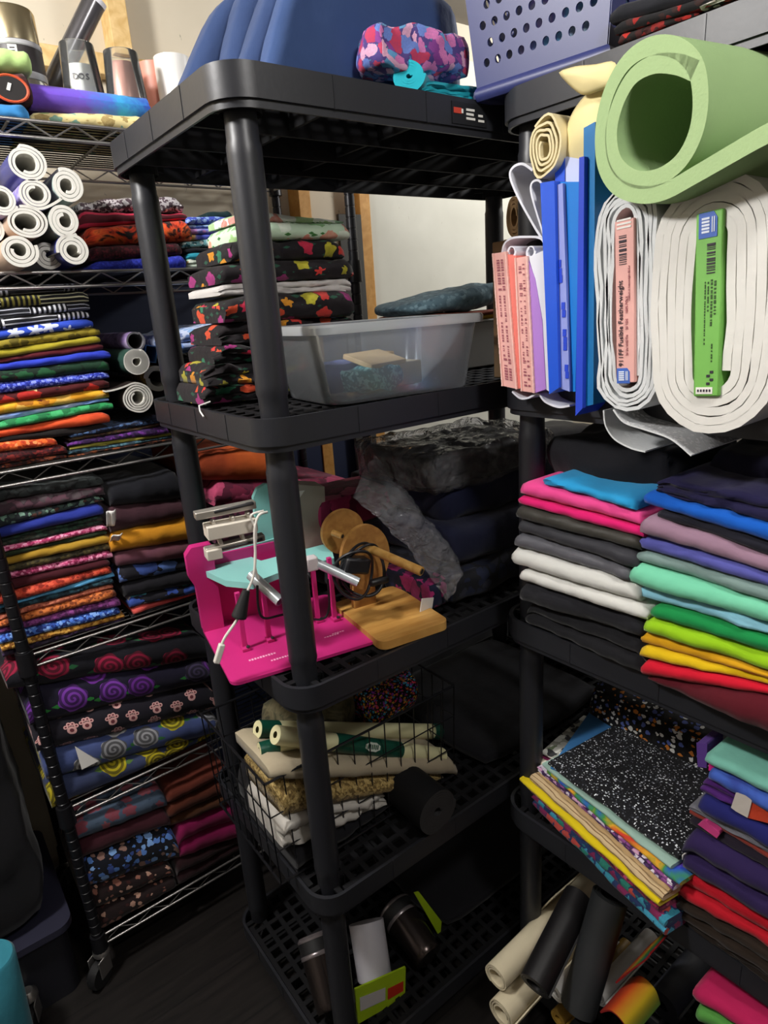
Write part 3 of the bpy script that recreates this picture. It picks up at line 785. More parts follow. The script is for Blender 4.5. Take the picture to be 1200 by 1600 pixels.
# --- third shelf
G3 = "folded fabrics in the tall tilted stack on the rack's third shelf"
stack(FL, LZ[3] + .003, [
    (flecks('#2b1416', ['#54201c', '#7a3a22', '#1a1010'], 130, .6), 'dark rust folded fabric at the very bottom of the tall tilted stack', -70, 102, 736, 708, dict(layers=1)),
    (flecks('#4a1418', ['#7a2622', '#2a0c10'], 130, .6), 'deep maroon folded fabric, second from the bottom of the tall tilted stack', -70, 102, 714, 694, dict(layers=1)),
    (flecks('#c8481f', ['#e8682c', '#a8351a', '#f0935a'], 150, .7), 'bright orange mottled folded fabric near the bottom of the tall tilted stack', -70, 88, 697, 682, dict(layers=1)),
    (cloth('#191414'), 'thin black folded fabric between the two orange ones, tall tilted stack', -70, 166, 694, 660, dict(layers=1)),
    (marble(['#c83a20', '#e0552a', '#a82a1c'], 18, 1), 'red orange folded fabric under the green one, tall tilted stack', -70, 166, 684, 640, dict(layers=1)),
    (blooms('#2a9052', ['#1d5f3a', '#48b070'], 40, .35, '#1d5f3a'), 'green folded fabric with dark sprigs, tall tilted stack', -70, 172, 670, 625, dict(layers=1)),
    (marble(['#3f5fc0', '#7f9fe0', '#c8d4ee', '#2a3a98'], 12, 1), 'light blue and white folded fabric over the green one, tall tilted stack', -70, 168, 659, 621, dict(layers=1)),
    (blooms('#d8961f', ['#e8c060', '#8a4a18', '#e0b030'], 26, .4, '#6a2a18'), 'golden yellow print folded fabric over the light blue one, tall tilted stack', -70, 168, 641, 606, dict(layers=1)),
    (blooms('#4a1216', ['#c02a20', '#e0c890', '#7a1c1c'], 26, .35, '#1a0c0c'), 'dark red print folded fabric under the glittery blue one, tall tilted stack', -70, 168, 625, 591, dict(layers=1)),
    (flecks('#2e3cae', ['#5c6cdc', '#8896ee', '#1f2a88'], 210, .6), 'speckled royal blue folded fabric, middle of the tall tilted stack', -70, 168, 605, 579, dict(layers=1)),
    (blooms('#0f2218', ['#1f5a34', '#173a26', '#3a2020'], 26, .35, '#1d5030'), 'very dark green folded fabric, above the speckled blue one', -70, 168, 588, 560, dict(layers=1)),
    (marble(['#1d2a90', '#2a3cb8', '#2a3cb8', '#5fb0c8'], 10, 1), 'ultramarine folded fabric with an aqua streak, tall tilted stack', -70, 169, 577, 545, dict(layers=1)),
    (cloth('#5a1822'), 'wine red folded fabric under the mustard one, tall tilted stack', -70, 160, 571, 534, dict(layers=1)),
    (cloth('#a89a2a'), 'mustard yellow folded fabric, lower of the two yellow ones in the tilted stack', -70, 156, 556, 523, dict(layers=1)),
    (flecks('#8a7a24', ['#a8952e', '#5f5418'], 60, .5), 'olive gold folded fabric, upper of the two yellow ones in the tilted stack', -70, 153, 541, 510, dict(layers=1)),
    (stars('#2a48b8', '#c8d0ea', 26), 'blue folded fabric with white stars, tall tilted stack', -70, 141, 524, 496, dict(layers=1)),
    (stripes('#15161c', '#cfd0d8', .009, .3, 1, '#d8d8e0'), 'black folded fabric with white stripes, directly above the star fabric', -70, 136, 503, 484, dict(layers=1)),
    (stripes('#12131a', '#b8bac8', .009, .25, 1, '#c8cad2'), 'black folded fabric with white stripes, second above the star fabric', -70, 138, 486, 472, dict(layers=1)),
    (stripes('#16161a', '#d0cca8', .009, .3, 1, '#8a8440'), 'black folded fabric with white and olive stripes near the top of the tilted stack', -70, 134, 468, 454, dict(layers=1)),
    (stripes('#101016', '#8a8c9a', .012, .2, 1, '#9a9ca8'), 'black folded fabric with faint stripes topping the tall tilted stack', -70, 120, 456, 441, dict(layers=1)),
], .3, G3)
G3b = "thin folded fabrics in the low stack on the rack's third shelf"
stack(FL, LZ[3] + .003, [
    (flecks('#4a2414', ['#7a4020', '#2a1410'], 130, .6), 'rust brown folded fabric at the bottom of the low stack', 104, 270, 711, 684, dict(layers=1)),
    (flecks('#2f4a58', ['#48707c', '#20323c'], 130, .6), 'slate teal folded fabric in the low stack', 106, 270, 704, 680, dict(layers=1)),
    (cloth('#8a8434'), 'olive yellow folded fabric in the low stack, under the purple one', 110, 272, 697, 675, dict(layers=1)),
    (flecks('#3f1f58', ['#6a3088', '#28143a'], 130, .6), 'purple mottled folded fabric in the low stack', 106, 262, 690, 664, dict(layers=1)),
    (flecks('#30201c', ['#54382c', '#4a3a20'], 130, .6), 'dark brown mottled folded fabric, second from the top of the low stack', 107, 258, 684, 659, dict(layers=1)),
    (flecks('#161a2c', ['#44608a', '#2a3a5c'], 120, .6), 'blue black speckled folded fabric on top of the low stack', 108, 252, 676, 652, dict(layers=1)),
], .3, G3b)
def put_roll(x, y, rp, yy, lab, mats, ri=.35, turns=3, th=.003, length=.3, tail=0, a0=0, grp=None, rz=0, sz=1, name='vinyl_roll'):
    c = at(x, y, 1, yy); dep = (RC.transposed() @ (c - CAM)).y; r = rp * dep / FPX
    return roll(lab, mats, r, length, turns, r * ri, th, name, 'roll', grp, c, (0, 0, rz), a0=a0, seed=x, tail=tail, sz=sz)
G3r = 'vinyl rolls on the third rack shelf'
m_brn = solid('#2a211f', .45); m_dgr = solid('#2c4a40', .45); m_goldg = glitter('#8a6a30', '#e0b860', 300, .8)
put_roll(215, 622, 25, .60, 'dark brown vinyl roll with white ends, lowest in the third shelf roll pile', [m_vin, m_brn], .35, 4, .0035, tail=.05, a0=2, grp=G3r)
put_roll(213, 565, 21, .60, 'dark green vinyl roll with a thick cream end, third shelf', [m_vin, m_dgr], .32, 6, .0042, a0=1, grp=G3r)
put_roll(246, 592, 21, .63, 'gold glitter vinyl roll half hidden by the black post, third shelf', [m_vin, m_goldg], .6, 3, .0035, a0=3, grp=G3r)
put_roll(212, 533, 15, .62, 'small purple print roll with a dark hollow end, on the dark green roll', [m_gv, marble(['#3a2a4a', '#8a70a8', '#c8b8d0'], 30, 1)], .8, 2, .002, a0=1, grp=G3r, name='fabric_roll')
put_roll(288, 562, 20, .62, 'white vinyl roll showing just right of the left black post', [m_vin, m_vin], .45, 3, .003, a0=1, grp=G3r)
put_roll(282, 606, 22, .63, 'dim white vinyl roll low behind the left black post', [m_vin, m_gv], .4, 3, .003, a0=1, grp=G3r)
b = MB(); c0 = at(236, 553, 1, .64)
for s_ in (-1, 1):
    b.box((s_ * .012, .1, 0), (.0015, .2, .034)); b.box((0, .1, s_ * .017), (.0255, .2, .0015))
bx = b.build('cardboard_sleeve', solid('#3f6a94', .5), loc=c0, rot=(0, .25, 0)); tag(bx, 'open blue cardboard sleeve standing between the rolls and the left black post', 'sleeve')
tag(put_roll(300, 640, 24, .66, 'x', [m_gv, m_dgr], .4, 3), 'dark vinyl roll low behind the left black post, third shelf', 'roll', G3r)
zz_ = at(300, 562, 1, .58).z
G3c = "pale blue folded fabrics on the rack's third shelf"
sl_, _ = Frame(1, .58).s_z(262, 560); sr_, _ = Frame(1, .58).s_z(350, 560)
fold(Frame(1, .60), cloth('#23232a'), 'dark thick fold under the pale blue fabrics, third rack shelf', sl_, sr_ + .05, (zz_ - .045, zz_ - .045), (zz_, zz_ + .012), .28, 2)
stack(Frame(1, .58), (zz_ + .003, .10), [
    (blooms('#8fa8d8', ['#4a78c0', '#3a5aa8'], 50, .35, '#9ab0e0'), 'pale blue print fold, bottom of the three beside the left black post', 262, 335, 556, 540, dict(layers=1)),
    (blooms('#6f90d0', ['#3a62b0', '#b8c8ea'], 50, .35, '#9ab0e0'), 'mid blue print fold, middle of the three beside the left black post', 262, 335, 541, 524, dict(layers=1)),
    (blooms('#c4d0ea', ['#2f68b8', '#2c4f96', '#6aa0d8'], 50, .3, '#b8c8ea'), 'white fold with blue flowers, top of the three beside the left black post', 262, 334, 524, 504, dict(layers=1)),
], .26, G3c)
# --- fourth shelf
G4 = "folded fabrics in the left stack on the rack's fourth shelf"
stack(FL, LZ[2] + .003, [
    (flecks('#2c1f36', ['#48305a', '#1c1424'], 130, .6), 'dark purple folded fabric lying directly on the fourth shelf', 4, 197, 1017, 970, dict(layers=1)),
    (flecks('#a8702a', ['#c8923c', '#7a4c18', '#d8a850'], 160, .7), 'golden brown mottled folded fabric near the bottom of the left fourth shelf stack', 0, 193, 1006, 957, dict(layers=1)),
    (flecks('#2a4a9c', ['#4a78d0', '#7fa8e8', '#1c3070'], 150, .7), 'royal blue mottled folded fabric, above the golden brown one', -4, 186, 992, 945, dict(layers=1)),
    (flecks('#6a3068', ['#8a4488', '#481c48'], 150, .6), 'plum purple mottled folded fabric, left fourth shelf stack', -6, 183, 982, 931, dict(layers=1)),
    (flecks('#b05c2c', ['#d0763c', '#7a3a1c'], 150, .7), 'burnt orange mottled folded fabric, above the plum one', -9, 178, 971, 918, dict(layers=1)),
    (flecks('#b4604a', ['#cc7a60', '#8a4434'], 150, .6), 'dusty coral mottled folded fabric, above the burnt orange one', -11, 174, 962, 911, dict(layers=1)),
    (flecks('#1c3440', ['#2c505c', '#122028'], 130, .6), 'dark teal folded fabric under the sky blue one', -14, 177, 955, 901, dict(layers=1)),
    (marble(['#3f86b8', '#5fa8d4', '#2f6a9c'], 12, 1), 'sky blue folded fabric in the left fourth shelf stack', -16, 179, 948, 893, dict(layers=1)),
    (flecks('#c0402c', ['#d85a40', '#8a281c'], 130, .6), 'brick red folded fabric in the left fourth shelf stack', -20, 172, 931, 882, dict(layers=1)),
    (cloth('#44141e'), 'dark maroon folded fabric between the brick red and pink ones', -23, 171, 913, 872, dict(layers=1)),
    (flecks('#c04878', ['#e07aa4', '#8a2a50', '#f0a0c0'], 170, .7), 'pink mottled folded fabric, lower of the two pink ones on the fourth shelf', -26, 173, 904, 858, dict(layers=1)),
    (flecks('#3a3420', ['#544a28', '#241f14'], 120, .6), 'dark olive folded fabric under the mustard one, fourth shelf', -30, 173, 892, 847, dict(layers=1)),
    (cloth('#b8922e', '#927024'), 'mustard gold folded fabric between the two pink ones, fourth shelf', -34, 168, 879, 833, dict(layers=1)),
    (cloth('#22301c'), 'dark green folded fabric above the mustard one, fourth shelf', -38, 165, 873, 827, dict(layers=1)),
    (flecks('#c84878', ['#ea86ae', '#9a2c58', '#f4b0cc'], 170, .7), 'hot pink mottled folded fabric, upper of the two pink ones on the fourth shelf', -40, 165, 863, 818, dict(layers=1)),
    (flecks('#1a241e', ['#2a4434', '#3a3a30'], 100, .6), 'green black folded fabric above the hot pink one', -44, 160, 850, 803, dict(layers=2)),
    (cloth('#2a3aa0', '#1a2468'), 'deep blue folded fabric high in the left fourth shelf stack', -48, 158, 835, 783, dict(layers=1)),
    (flecks('#20262a', ['#3a4a44', '#54342c', '#6a8a7a'], 90, .5), 'charcoal print folded fabric with green specks, above the deep blue one', -52, 160, 817, 772, dict(layers=1)),
    (flecks('#3c2c34', ['#5a3c48', '#4a4044'], 60, .6), 'dusky rose grey cloth heaped near the top of the left fourth shelf stack', -56, 160, 791, 757, dict(layers=1, wob=.01)),
    (flecks('#1f2222', ['#343a3a'], 60, .6), 'black grey cloth heaped on top of the left fourth shelf stack', -60, 160, 768, 744, dict(layers=1, wob=.01)),
], .3, G4)
G4b = "folded fabrics in the middle stack on the rack's fourth shelf"
mid4 = stack(FL, LZ[2] + .003, [
    (cloth('#1d1a20'), 'black folded fabric at the foot of the middle fourth shelf stack', 205, 312, 968, 938, dict(layers=1)),
    (marble(['#c8503c', '#d85a4c', '#b83a50', '#b03058'], 4, .3), 'coral red folded fabric near the foot of the middle fourth shelf stack', 206, 308, 948, 924, dict(layers=1)),
    (blooms('#17161e', ['#58b0c0', '#e0e0e0', '#3a58b0'], 20, .4, '#2a3a78'), 'black folded fabric with turquoise and blue motifs, above the coral one', 198, 306, 932, 909, dict(layers=1)),
    (cloth('#16151b'), 'plain black folded fabric in the middle fourth shelf stack', 190, 300, 910, 887, dict(layers=1)),
    (blooms('#14131c', ['#5f80c8', '#3a5298', '#8fa8d8'], 16, .4, '#26305a'), 'black folded fabric with blue blooms in the middle fourth shelf stack', 182, 298, 884, 870, dict(layers=1)),
    (cloth('#6a3f38', '#54304a'), 'plum brown folded fabric under the mustard orange one', 176, 296, 862, 842, dict(layers=1)),
    (cloth('#d0901f', '#b87818'), 'mustard orange folded fabric with a white turned corner', 168, 293, 832, 805, dict(layers=1)),
    (cloth('#3f2228', '#301a24'), 'dark plum folded fabric with a white label flap, above the mustard orange one', 164, 284, 791, 777, dict(layers=1)),
    (cloth('#12131a'), 'black folded fabric topping the middle fourth shelf stack', 164, 274, 758, 733, dict(layers=1)),
], .3, G4b)
for o, (x, y), (w, h) in ((mid4[7], (172, 808), (.020, .038)), (mid4[6], (180, 838), (.024, .018))):
    p = at(x, y, 1, YL + .003); b = MB(); n = 6
    vs = [((i / n - .5) * w, .006 * math.sin(i * 1.3) + (-.004 * j), (j / n - .5) * h) for i in range(n + 1) for j in range(n + 1)]
    b.add(vs, [(i * 7 + j, (i + 1) * 7 + j, (i + 1) * 7 + j + 1, i * 7 + j + 1) for i in range(n) for j in range(n)])
    q = b.build('turned_corner', m_wht, o, smooth=True, solid=.002); q.location = p - o.location; q['label'] = 'white turned back corner'
G4c = "folded fabrics at the right of the rack's fourth shelf"
stack(FL, LZ[2] + .003, [
    (cloth('#1b2140', '#12162c'), 'navy folded fabric low at the right end of the fourth rack shelf', 322, 560, 850, 850, dict(layers=2)),
    (flecks('#3a1428', ['#5a1c3a', '#240c18'], 60, .6), 'dark wine folded fabric at the right of the fourth rack shelf', 326, 560, 790, 790, dict(layers=2)),
    (blooms('#5a1430', ['#9a2a50', '#7a1c3c', '#c04a70'], 14, .4, '#3a0c20'), 'crimson pink print folded fabric under the copper one', 326, 560, 750, 748, dict(layers=1)),
    (marble(['#5a2414', '#a04018', '#c85c20', '#6a2416'], 3, .5), 'copper orange folded fabric at the right end of the fourth rack shelf', 300, 425, 703, 694, dict(layers=1)),
], .3, G4c)
# --- fifth shelf
G5 = "bulky folded fabrics on the rack's fifth shelf"
five = stack(FL, LZ[1] + .003, [
    (roses('#2c3450', ['#b8a81f', '#a89a18', '#c8b82a'], '#4a6a30', 12.5, '#3a4468', .3), 'denim blue folded fabric with yellow roses, lower of the two denim ones', 68, 345, 1217, 1158, dict(layers=1)),
    (roses('#333d64', ['#b8ae28', '#8f9094', '#b8b8b8'], '#2f6a38', 12.5, '#4a5a90', 1.7), 'denim blue folded fabric with yellow and white roses, upper of the two denim ones', 60, 335, 1171, 1106, dict(layers=1)),
    (paws('#14111c', '#d0a09c', 21, '#6a3038', .2), 'black folded fabric with pink paw prints', 48, 330, 1131, 1062, dict(layers=1)),
    (roses('#120f1e', ['#6a2a90', '#7a3aa8', '#3c3450'], '#2f8a3c', 12.0, '#1a1730', .9), 'navy black folded fabric with purple roses', 30, 326, 1072, 1026, dict(layers=1)),
    (roses('#0e0d14', ['#8c1438', '#a01a44', '#7a1030'], '#1f5a34', 11.5, '#14141e', 2.2), 'black folded fabric with dark red roses, top of the fifth shelf pile', -2, 318, 1035, 985, dict(layers=1)),
], .3, G5)
pw = at(134, 1182, 1, YL - .018); b = MB(); b.prism([(-.016, 0, .035), (.022, -.004, -.022), (-.014, -.003, -.026)], (0, .0015, 0)); q = b.build('paper_tag', m_wht, five[1]); q.location = pw - five[1].location; q['label'] = 'white paper corner sticking out'
# --- lowest shelf
G6 = "folded fabrics on the rack's lowest shelf"
stack(FL, LZ[0] + .003, [
    (flecks('#1c0f10', ['#8a5a4c', '#b08a78', '#3a1a18', '#1c0f10'], 60, .38), 'black brown folded fabric with cream sprigs, bottom of the lowest shelf', 128, 266, 1384, 1342, dict(layers=2)),
    (flecks('#0d101c', ['#5a86d0', '#7fa8e0', '#3a5298', '#8a6a60', '#0d101c'], 60, .42), 'black folded fabric with light blue blossoms, lowest shelf', 122, 268, 1338, 1283, dict(layers=1)),
    (cloth('#3a141e'), 'burgundy folded fabric under the grey blue floral, lowest shelf', 116, 257, 1310, 1258, dict(layers=1)),
    (blooms('#46566a', ['#8a3038', '#a04a50', '#2a3444'], 28, .3, '#36465a'), 'grey blue folded fabric with red flowers, lowest shelf', 109, 253, 1279, 1228, dict(layers=1)),
], .3, G6)
stack(FL, LZ[0] + .003, [
    (cloth('#2a1014', '#1c0a0e'), 'very dark red folded fabric at the bottom right of the lowest shelf', 268, 372, 1340, 1306, dict(layers=2)),
    (cloth('#84104c', '#6a0c3c'), 'magenta folded fabric at the right of the lowest shelf', 270, 372, 1286, 1245, dict(layers=2)),
    (cloth('#4a2a16'), 'brown folded fabric above the magenta one, lowest shelf', 260, 362, 1275, 1231, dict(layers=1)),
    (cloth('#5a2a1a', '#482014'), 'dark rust folded fabric, second from the top right of the lowest shelf', 256, 356, 1254, 1206, dict(layers=1)),
    (cloth('#6a2e20', '#54241a'), 'rust red folded fabric on top at the right of the lowest shelf', 256, 352, 1231, 1186, dict(layers=1)),
], .3, G6)
# --- floor at far left
pt = at(8, 1600, 2, .12); pt2 = at(6, 1484, 1, pt.y + .0)
tt = thing('teal_bag', 'teal cylindrical bag with a dark strap standing at the lower left edge', 'bag', (pt.x - .01, pt.y, 0))
h_ = max(.18, pt2.z); r_ = .052
b = MB(); b.lathe([(r_ * .95, 0), (r_, .01), (r_ * 1.0, h_ * .6), (r_ * .98, h_ - .006), (r_ * .9, h_), (.001, h_ - .002)], (0, 0, 0), 32, Matrix.Rotation(.05, 3, 'Y'), capb=True); b.build('bag_body', cloth('#3a8ea0', '#2f7a8c'), tt, smooth=True)
b = MB(); b.tube([(r_ * 1.03 * math.cos(a), r_ * 1.03 * math.sin(a), h_ * .45 + .03 * math.sin(a * 1.0 + .6)) for a in [k * PI / 12 for k in range(25)]], .004, 6); b.build('strap', m_rub, tt, smooth=True)
# ------------------------------------------------------------------ on top of the middle unit
ZT5 = 1.83
m_blue = cloth('#31456f', '#27385c', .8, .15); m_blueL = cloth('#384f7c', '#2d426c', .8, .15)
GB = 'blue folded fabric lengths standing on the middle unit'
def leaning(label, y0, pxa, pxb, xr, h, t, mat, seed):
    """a folded length standing on its long edge, its left fold following the slanting line through two photo points"""
    a, c = at(*pxa, 1, y0), at(*pxb, 1, y0); k = (c.x - a.x) / (c.z - a.z); xl = a.x + k * (ZT5 - a.z); w = xr - xl
    mb = slab(w, t, h, 26, 6, 12, .8, 6); rumple(mb, .005, 9, seed); rumple(mb, .002, 30, seed)
    mb.v = [(x + k * z * (.5 - x / w), y, z - .022 * max(0, x / w - .1) * z / h) for x, y, z in mb.v]
    o = mb.build('folded_fabric', mat, smooth=True, ang=80); o.location = ((xl + xr) / 2, y0, ZT5 + .003)
    return tag(o, label, 'fabric', GB)
leaning('navy blue folded length at the far left of the blue pile, lit outer edge', .335, (285, 122), (340, 0), .60, .215, .066, m_blue, 1)
leaning('navy blue folded length, second from the left in the blue pile', .265, (348, 100), (370, 0), .58, .21, .066, m_blue, 5)
leaning('navy blue folded length, third from the left in the blue pile', .195, (381, 87), (408, 0), .55, .20, .066, m_blue, 9)
leaning('wide blue folded length facing the aisle, front of the blue pile on the middle unit', .135, (411, 92), (436, 0), .515, .188, .05, m_blueL, 13)
m_fl = blooms('#4a3a78', ['#c8384a', '#d87ab0', '#6a8ad0', '#e8b0c8', '#8a3a8a', '#5aa0c8'], 62, .5, '#3a8a9a', None)
mb = slab(.185, .09, .062, 30, 18, 9, .6, 3.0); rumple(mb, .012, 16, 3); rumple(mb, .007, 40, 8)
pf = at(636, 120, 1, .075)
o = mb.build('printed_fabric', m_fl, smooth=True, ang=80); o.location = (pf.x + .012, .075, ZT5 + .036); o.rotation_euler = (0, 0, -.05)
tag(o, 'crumpled red, pink and purple floral fabric against the blue pile', 'fabric')
m_teal = marble(['#0f7f92', '#19a0b0', '#0f8698'], 6, .5)
p1 = at(604, 120, 1, .045); p2 = at(760, 150, 1, .045)
for k, (xx, zz, rr, lab) in enumerate(((0, 0, .026, 'teal rolled fabric, front roll under the floral bundle'),)):
    ro = roll(lab, [m_teal, m_teal], rr, .16, 5, .004, .004, 'fabric_roll', 'fabric roll', None, (p1.x + .03, .03, ZT5 + .027), (0, 0, -.9), sz=.85, seed=2)
stack(Frame(1, .028), ZT5 + .002, [(m_teal, 'teal folded fabric flat on the shelf beside the navy basket', 655, 765, 128, 136, dict(layers=3, wob=.007, rag=.012))], .15)
# ------------------------------------------------------------------ second shelf of the middle unit
Z4 = 1.392
MF = lambda off, s=24: blooms('#151014', ['#d83c34', '#c82848', '#d8901f', '#b8b030', '#a03078', '#2f7a5a', '#d8502c', '#151014', '#1c1418'], s, .26, '#1f4a38', None, off=off)
GF = 'black fabrics with bright fruit and flowers on the middle unit'
def messy(label, x, y, z, w, d, h, mat, seed, amp=.012, rz=0, exp=4):
    mb = slab(w, d, h, 26, 16, 8, .65, exp); rumple(mb, amp, 14, seed); rumple(mb, amp * .45, 34, seed + 5)
    o = mb.build('folded_fabric', mat, smooth=True, ang=80); o.location = (x, y, z); o.rotation_euler = (0, 0, rz)
    return tag(o, label, 'fabric', GF)
q0 = at(300, 600, 2, Z4); q1 = at(545, 470, 1, .31)
x0 = .045; x1 = q1.x - .005
def zpx(x, y, Y=.30): return at(x, y, 1, Y).z
F3 = Frame(1, .235)
stack(F3, Z4 + .002, [
    (MF(.1), 'black fruit print fold lying lowest on the shelf, bunched at its left end', 318, 470, 604, 594, dict(layers=2, wob=.013, rag=.02)),
    (MF(1.3), 'black fruit print fold, second from the bottom of the messy black stack', 322, 468, 570, 560, dict(layers=2, wob=.013, rag=.026)),
    (MF(2.6), 'black fruit print fold, third from the bottom of the messy black stack', 338, 466, 541, 530, dict(layers=2, wob=.012, rag=.024)),
    (MF(2.2), 'black fruit print fold just above the clear bin, with orange and lime fruit', 340, 552, 505, 494, dict(layers=2, wob=.011, rag=.024)),
    (MF(3.4), 'black fruit print fold with red berries, under the white layer', 344, 547, 462, 455, dict(layers=1, wob=.009, rag=.02)),
    (cloth('#c8c4c0', '#aaa6a4'), 'white backing layer folded between the black fruit print fabrics', 340, 545, 444, 434, dict(layers=2, wob=.006)),
    (MF(4.7), 'black fruit print fold with red flowers, above the white layer', 338, 543, 410, 404, dict(layers=1, wob=.007, rag=.014)),
    (MF(5.9), 'black fruit print fold with a lime pear, directly under the pale green fabrics', 352, 533, 376, 374, dict(layers=1, wob=.007, rag=.012)),
    (blooms('#c4dcc0', ['#5a9a4a', '#8ab860', '#e8efe0', '#d8705a'], 24, .36, '#3f7a3a'), 'pale green leaf print fold, lower of the two on the black stack', 372, 540, 346, 350, dict(layers=1)),
    (blooms('#dfe6dc', ['#c84a3a', '#3f8a4a', '#8ab860', '#e0a08a'], 24, .4, '#3f7a3a'), 'white fold with red and green sprigs on top of the black stack', 374, 536, 328, 345, dict(layers=1)),
], .13, GF)
# small white and blue folds at the right of the black stack
stack(Frame(1, .40), at(538, 425, 1, .40).z, [
    (flecks('#c8ccd8', ['#4a5a9a', '#2a3050'], 60, .6), 'white and navy print fold at the back right of the black stack', 500, 545, 412, 410, dict(layers=2)),
    (flecks('#dadce4', ['#8a90c0', '#3a3a50'], 60, .5), 'white and lilac print fold, upper one at the back right of the black stack', 500, 543, 380, 378, dict(layers=2)),
], .06) if False else None
# leaning dark board and blue panel at the back
xb = at(556, 400, 1, .93).x
b = MB(); z1 = at(556, 334, 1, .93).z; b.box((0, 0, z1 / 2), (.085, .012, z1)); o = b.build('board', solid('#3a3935', .7), loc=(xb - .005, .945, 0), bevel=.002); tag(o, 'narrow dark grey board standing behind the wire rack post', 'board')
xr_ = at(573, 480, 1, .965).x; z2 = at(566, 412, 1, .965).z
b = MB(); b.box((0, 0, 0), (xr_ + .30, .012, z2 - .05)); o = b.build('panel', solid('#1a2440', .6), loc=((xr_ - .30) / 2, .970, z2 / 2 + .025), bevel=.002); tag(o, 'large dark navy panel standing behind the wire rack', 'panel')
# --- clear bin
m_bin = clear('#f0f5fa', .20, .2, spec=.5, milky=.55); m_rim = clear('#f4f8fa', .5, .2, milky=.4)
A = at(474, 628, 2, Z4 + .002); Bp = at(735, 601, 2, Z4 + .002)
zt_ = at(440, 525, 0, A.x - .03).z if False else None
bw, bd, bh = .310, .205, .118
bin_ = thing('storage_bin', 'clear plastic storage bin at the front of the middle unit shelf', 'bin', (.278, .098, Z4 + .001), math.radians(-5.5))
def bin_ring(w, d, z, r=.03): return [(x, y, z) for x, y in rrect(-w / 2, -d / 2, w / 2, d / 2, r, 5)]
b = MB(); rings = []
for f, z in ((.86, .0), (.88, .004), (.98, bh - .012), (.985, bh)): rings.append(bin_ring(bw * f, bd * f, z))
for f, z in ((.975, bh), (.965, bh - .012), (.87, .0065), (.85, .003)): rings.append(bin_ring(bw * f - .004, bd * f - .004, z))
n = len(rings[0]); vs = [v for r in rings for v in r]; K = len(rings)
b.add(vs, [(a * n + k, a * n + (k + 1) % n, (a + 1) * n + (k + 1) % n, (a + 1) * n + k) for a in range(K - 1) for k in range(n)] + [tuple(range(n))[::-1], tuple((K - 1) * n + k for k in range(n))])
for k in range(6):
    pass
b.build('bin_body', m_bin, bin_, smooth=True, ang=35)
b = MB(); rings = [bin_ring(bw * f + o_, bd * f + o_, z) for f, o_, z in ((.985, .001, bh - .010), (1.0, .012, bh - .012), (1.0, .014, bh - .002), (1.0, .010, bh + .002), (.985, .001, bh + .002))]
n = len(rings[0]); K = len(rings); vs = [v for r in rings for v in r]
b.add(vs, [(a * n + k, a * n + (k + 1) % n, ((a + 1) % K) * n + (k + 1) % n, ((a + 1) % K) * n + k) for a in range(K) for k in range(n)])
b.build('bin_rim', m_rim, bin_, smooth=True, ang=35)
zb = Z4 + .009
def inbin(mb, name, mat, lab, cat, x, y, z, rz=0, rx=0, **k):
    o = mb.build(name, mat, **k); o.location = (x, y, z); o.rotation_euler = (rx, 0, rz); return tag(o, lab, cat)
b = MB(); b.box((0, 0, .004), (.10, .06, .008)); inbin(b, 'wooden_tag', wood('#c8a878', '#dcc096'), 'flat tan wooden plate lying slanted in the clear bin', 'plate', .262, .082, zb + .046, .3, .3, bevel=.001)
b = MB(); b.box((0, 0, .02), (.06, .05, .04)); inbin(b, 'small_box', solid('#d8ccb0', .6), 'small cream box at the right inside the clear bin', 'box', .325, .095, zb, .1, bevel=.002)
b = MB(); b.box((0, 0, .028), (.07, .06, .056)); inbin(b, 'card_box', solid('#b08f60', .6), 'tan card box at the back inside the clear bin', 'box', .30, .150, zb, -.05, bevel=.002)
mb = slab(.11, .07, .04, 16, 12, 5, .6, 3); rumple(mb, .008, 30, 4); inbin(mb, 'glitter_cloth', glitter('#1f8fa0', '#9fe8f0', 260, .7), 'sparkly turquoise cloth on the floor of the clear bin', 'cloth', .245, .075, zb, .2, smooth=True)
mb = slab(.09, .08, .05, 14, 12, 5, .6, 3); rumple(mb, .006, 30, 9); inbin(mb, 'folded_cloth', cloth('#5f6aa0'), 'grey blue folded cloth at the left end inside the clear bin', 'cloth', .20, .120, zb, 0, smooth=True)
b = MB(); b.cyl((0, 0, 0), (0, 0, .006), .024, n=28); inbin(b, 'round_patch', solid('#d89050', .6), 'round orange patch standing in the clear bin', 'patch', .225, .19, zb + .075, 0, PI / 2 - .2, smooth=True) if False else None
# slate fold on a pale box behind the bin
PB_ = thing('cardboard_box', 'pale grey box behind the right end of the clear bin', 'box', (.615, .325, Z4 + .001))
b = MB(); b.box((0, 0, .048), (.27, .20, .096)); b.build('box_body', solid('#a8aaa8', .6), PB_, bevel=.002)
b = MB(); b.box((0, 0, .098), (.276, .206, .004)); b.build('box_lid', solid('#b4b6b4', .6), PB_, bevel=.001)
for k, (c_, lab) in enumerate((('#b8901f', 'thin mustard yellow folded fabric under the slate blue one'), ('#8a3a20', 'thin rust folded fabric directly under the slate blue one'))):
    sl, _ = Frame(1, .225).s_z(655, 505); sr, _ = Frame(1, .225).s_z(790, 505)
    fold(Frame(1, .228), cloth(c_), lab, sl + .03, sr + .02, (Z4 + .102 + .009 * k,) * 2, (Z4 + .111 + .009 * k,) * 2, .18, 1)
mb = slab(.285, .17, .052, 34, 20, 10, .75, 3.0); rumple(mb, .006, 14, 4); rumple(mb, .003, 38, 4)
mb.v = [(x, y, z * (.85 + .35 * (x / .14))) for x, y, z in mb.v]
o = mb.build('folded_fabric', flecks('#6c8a98', ['#7a9aa8', '#587482', '#8cacba'], 70, .4), smooth=True, ang=80)
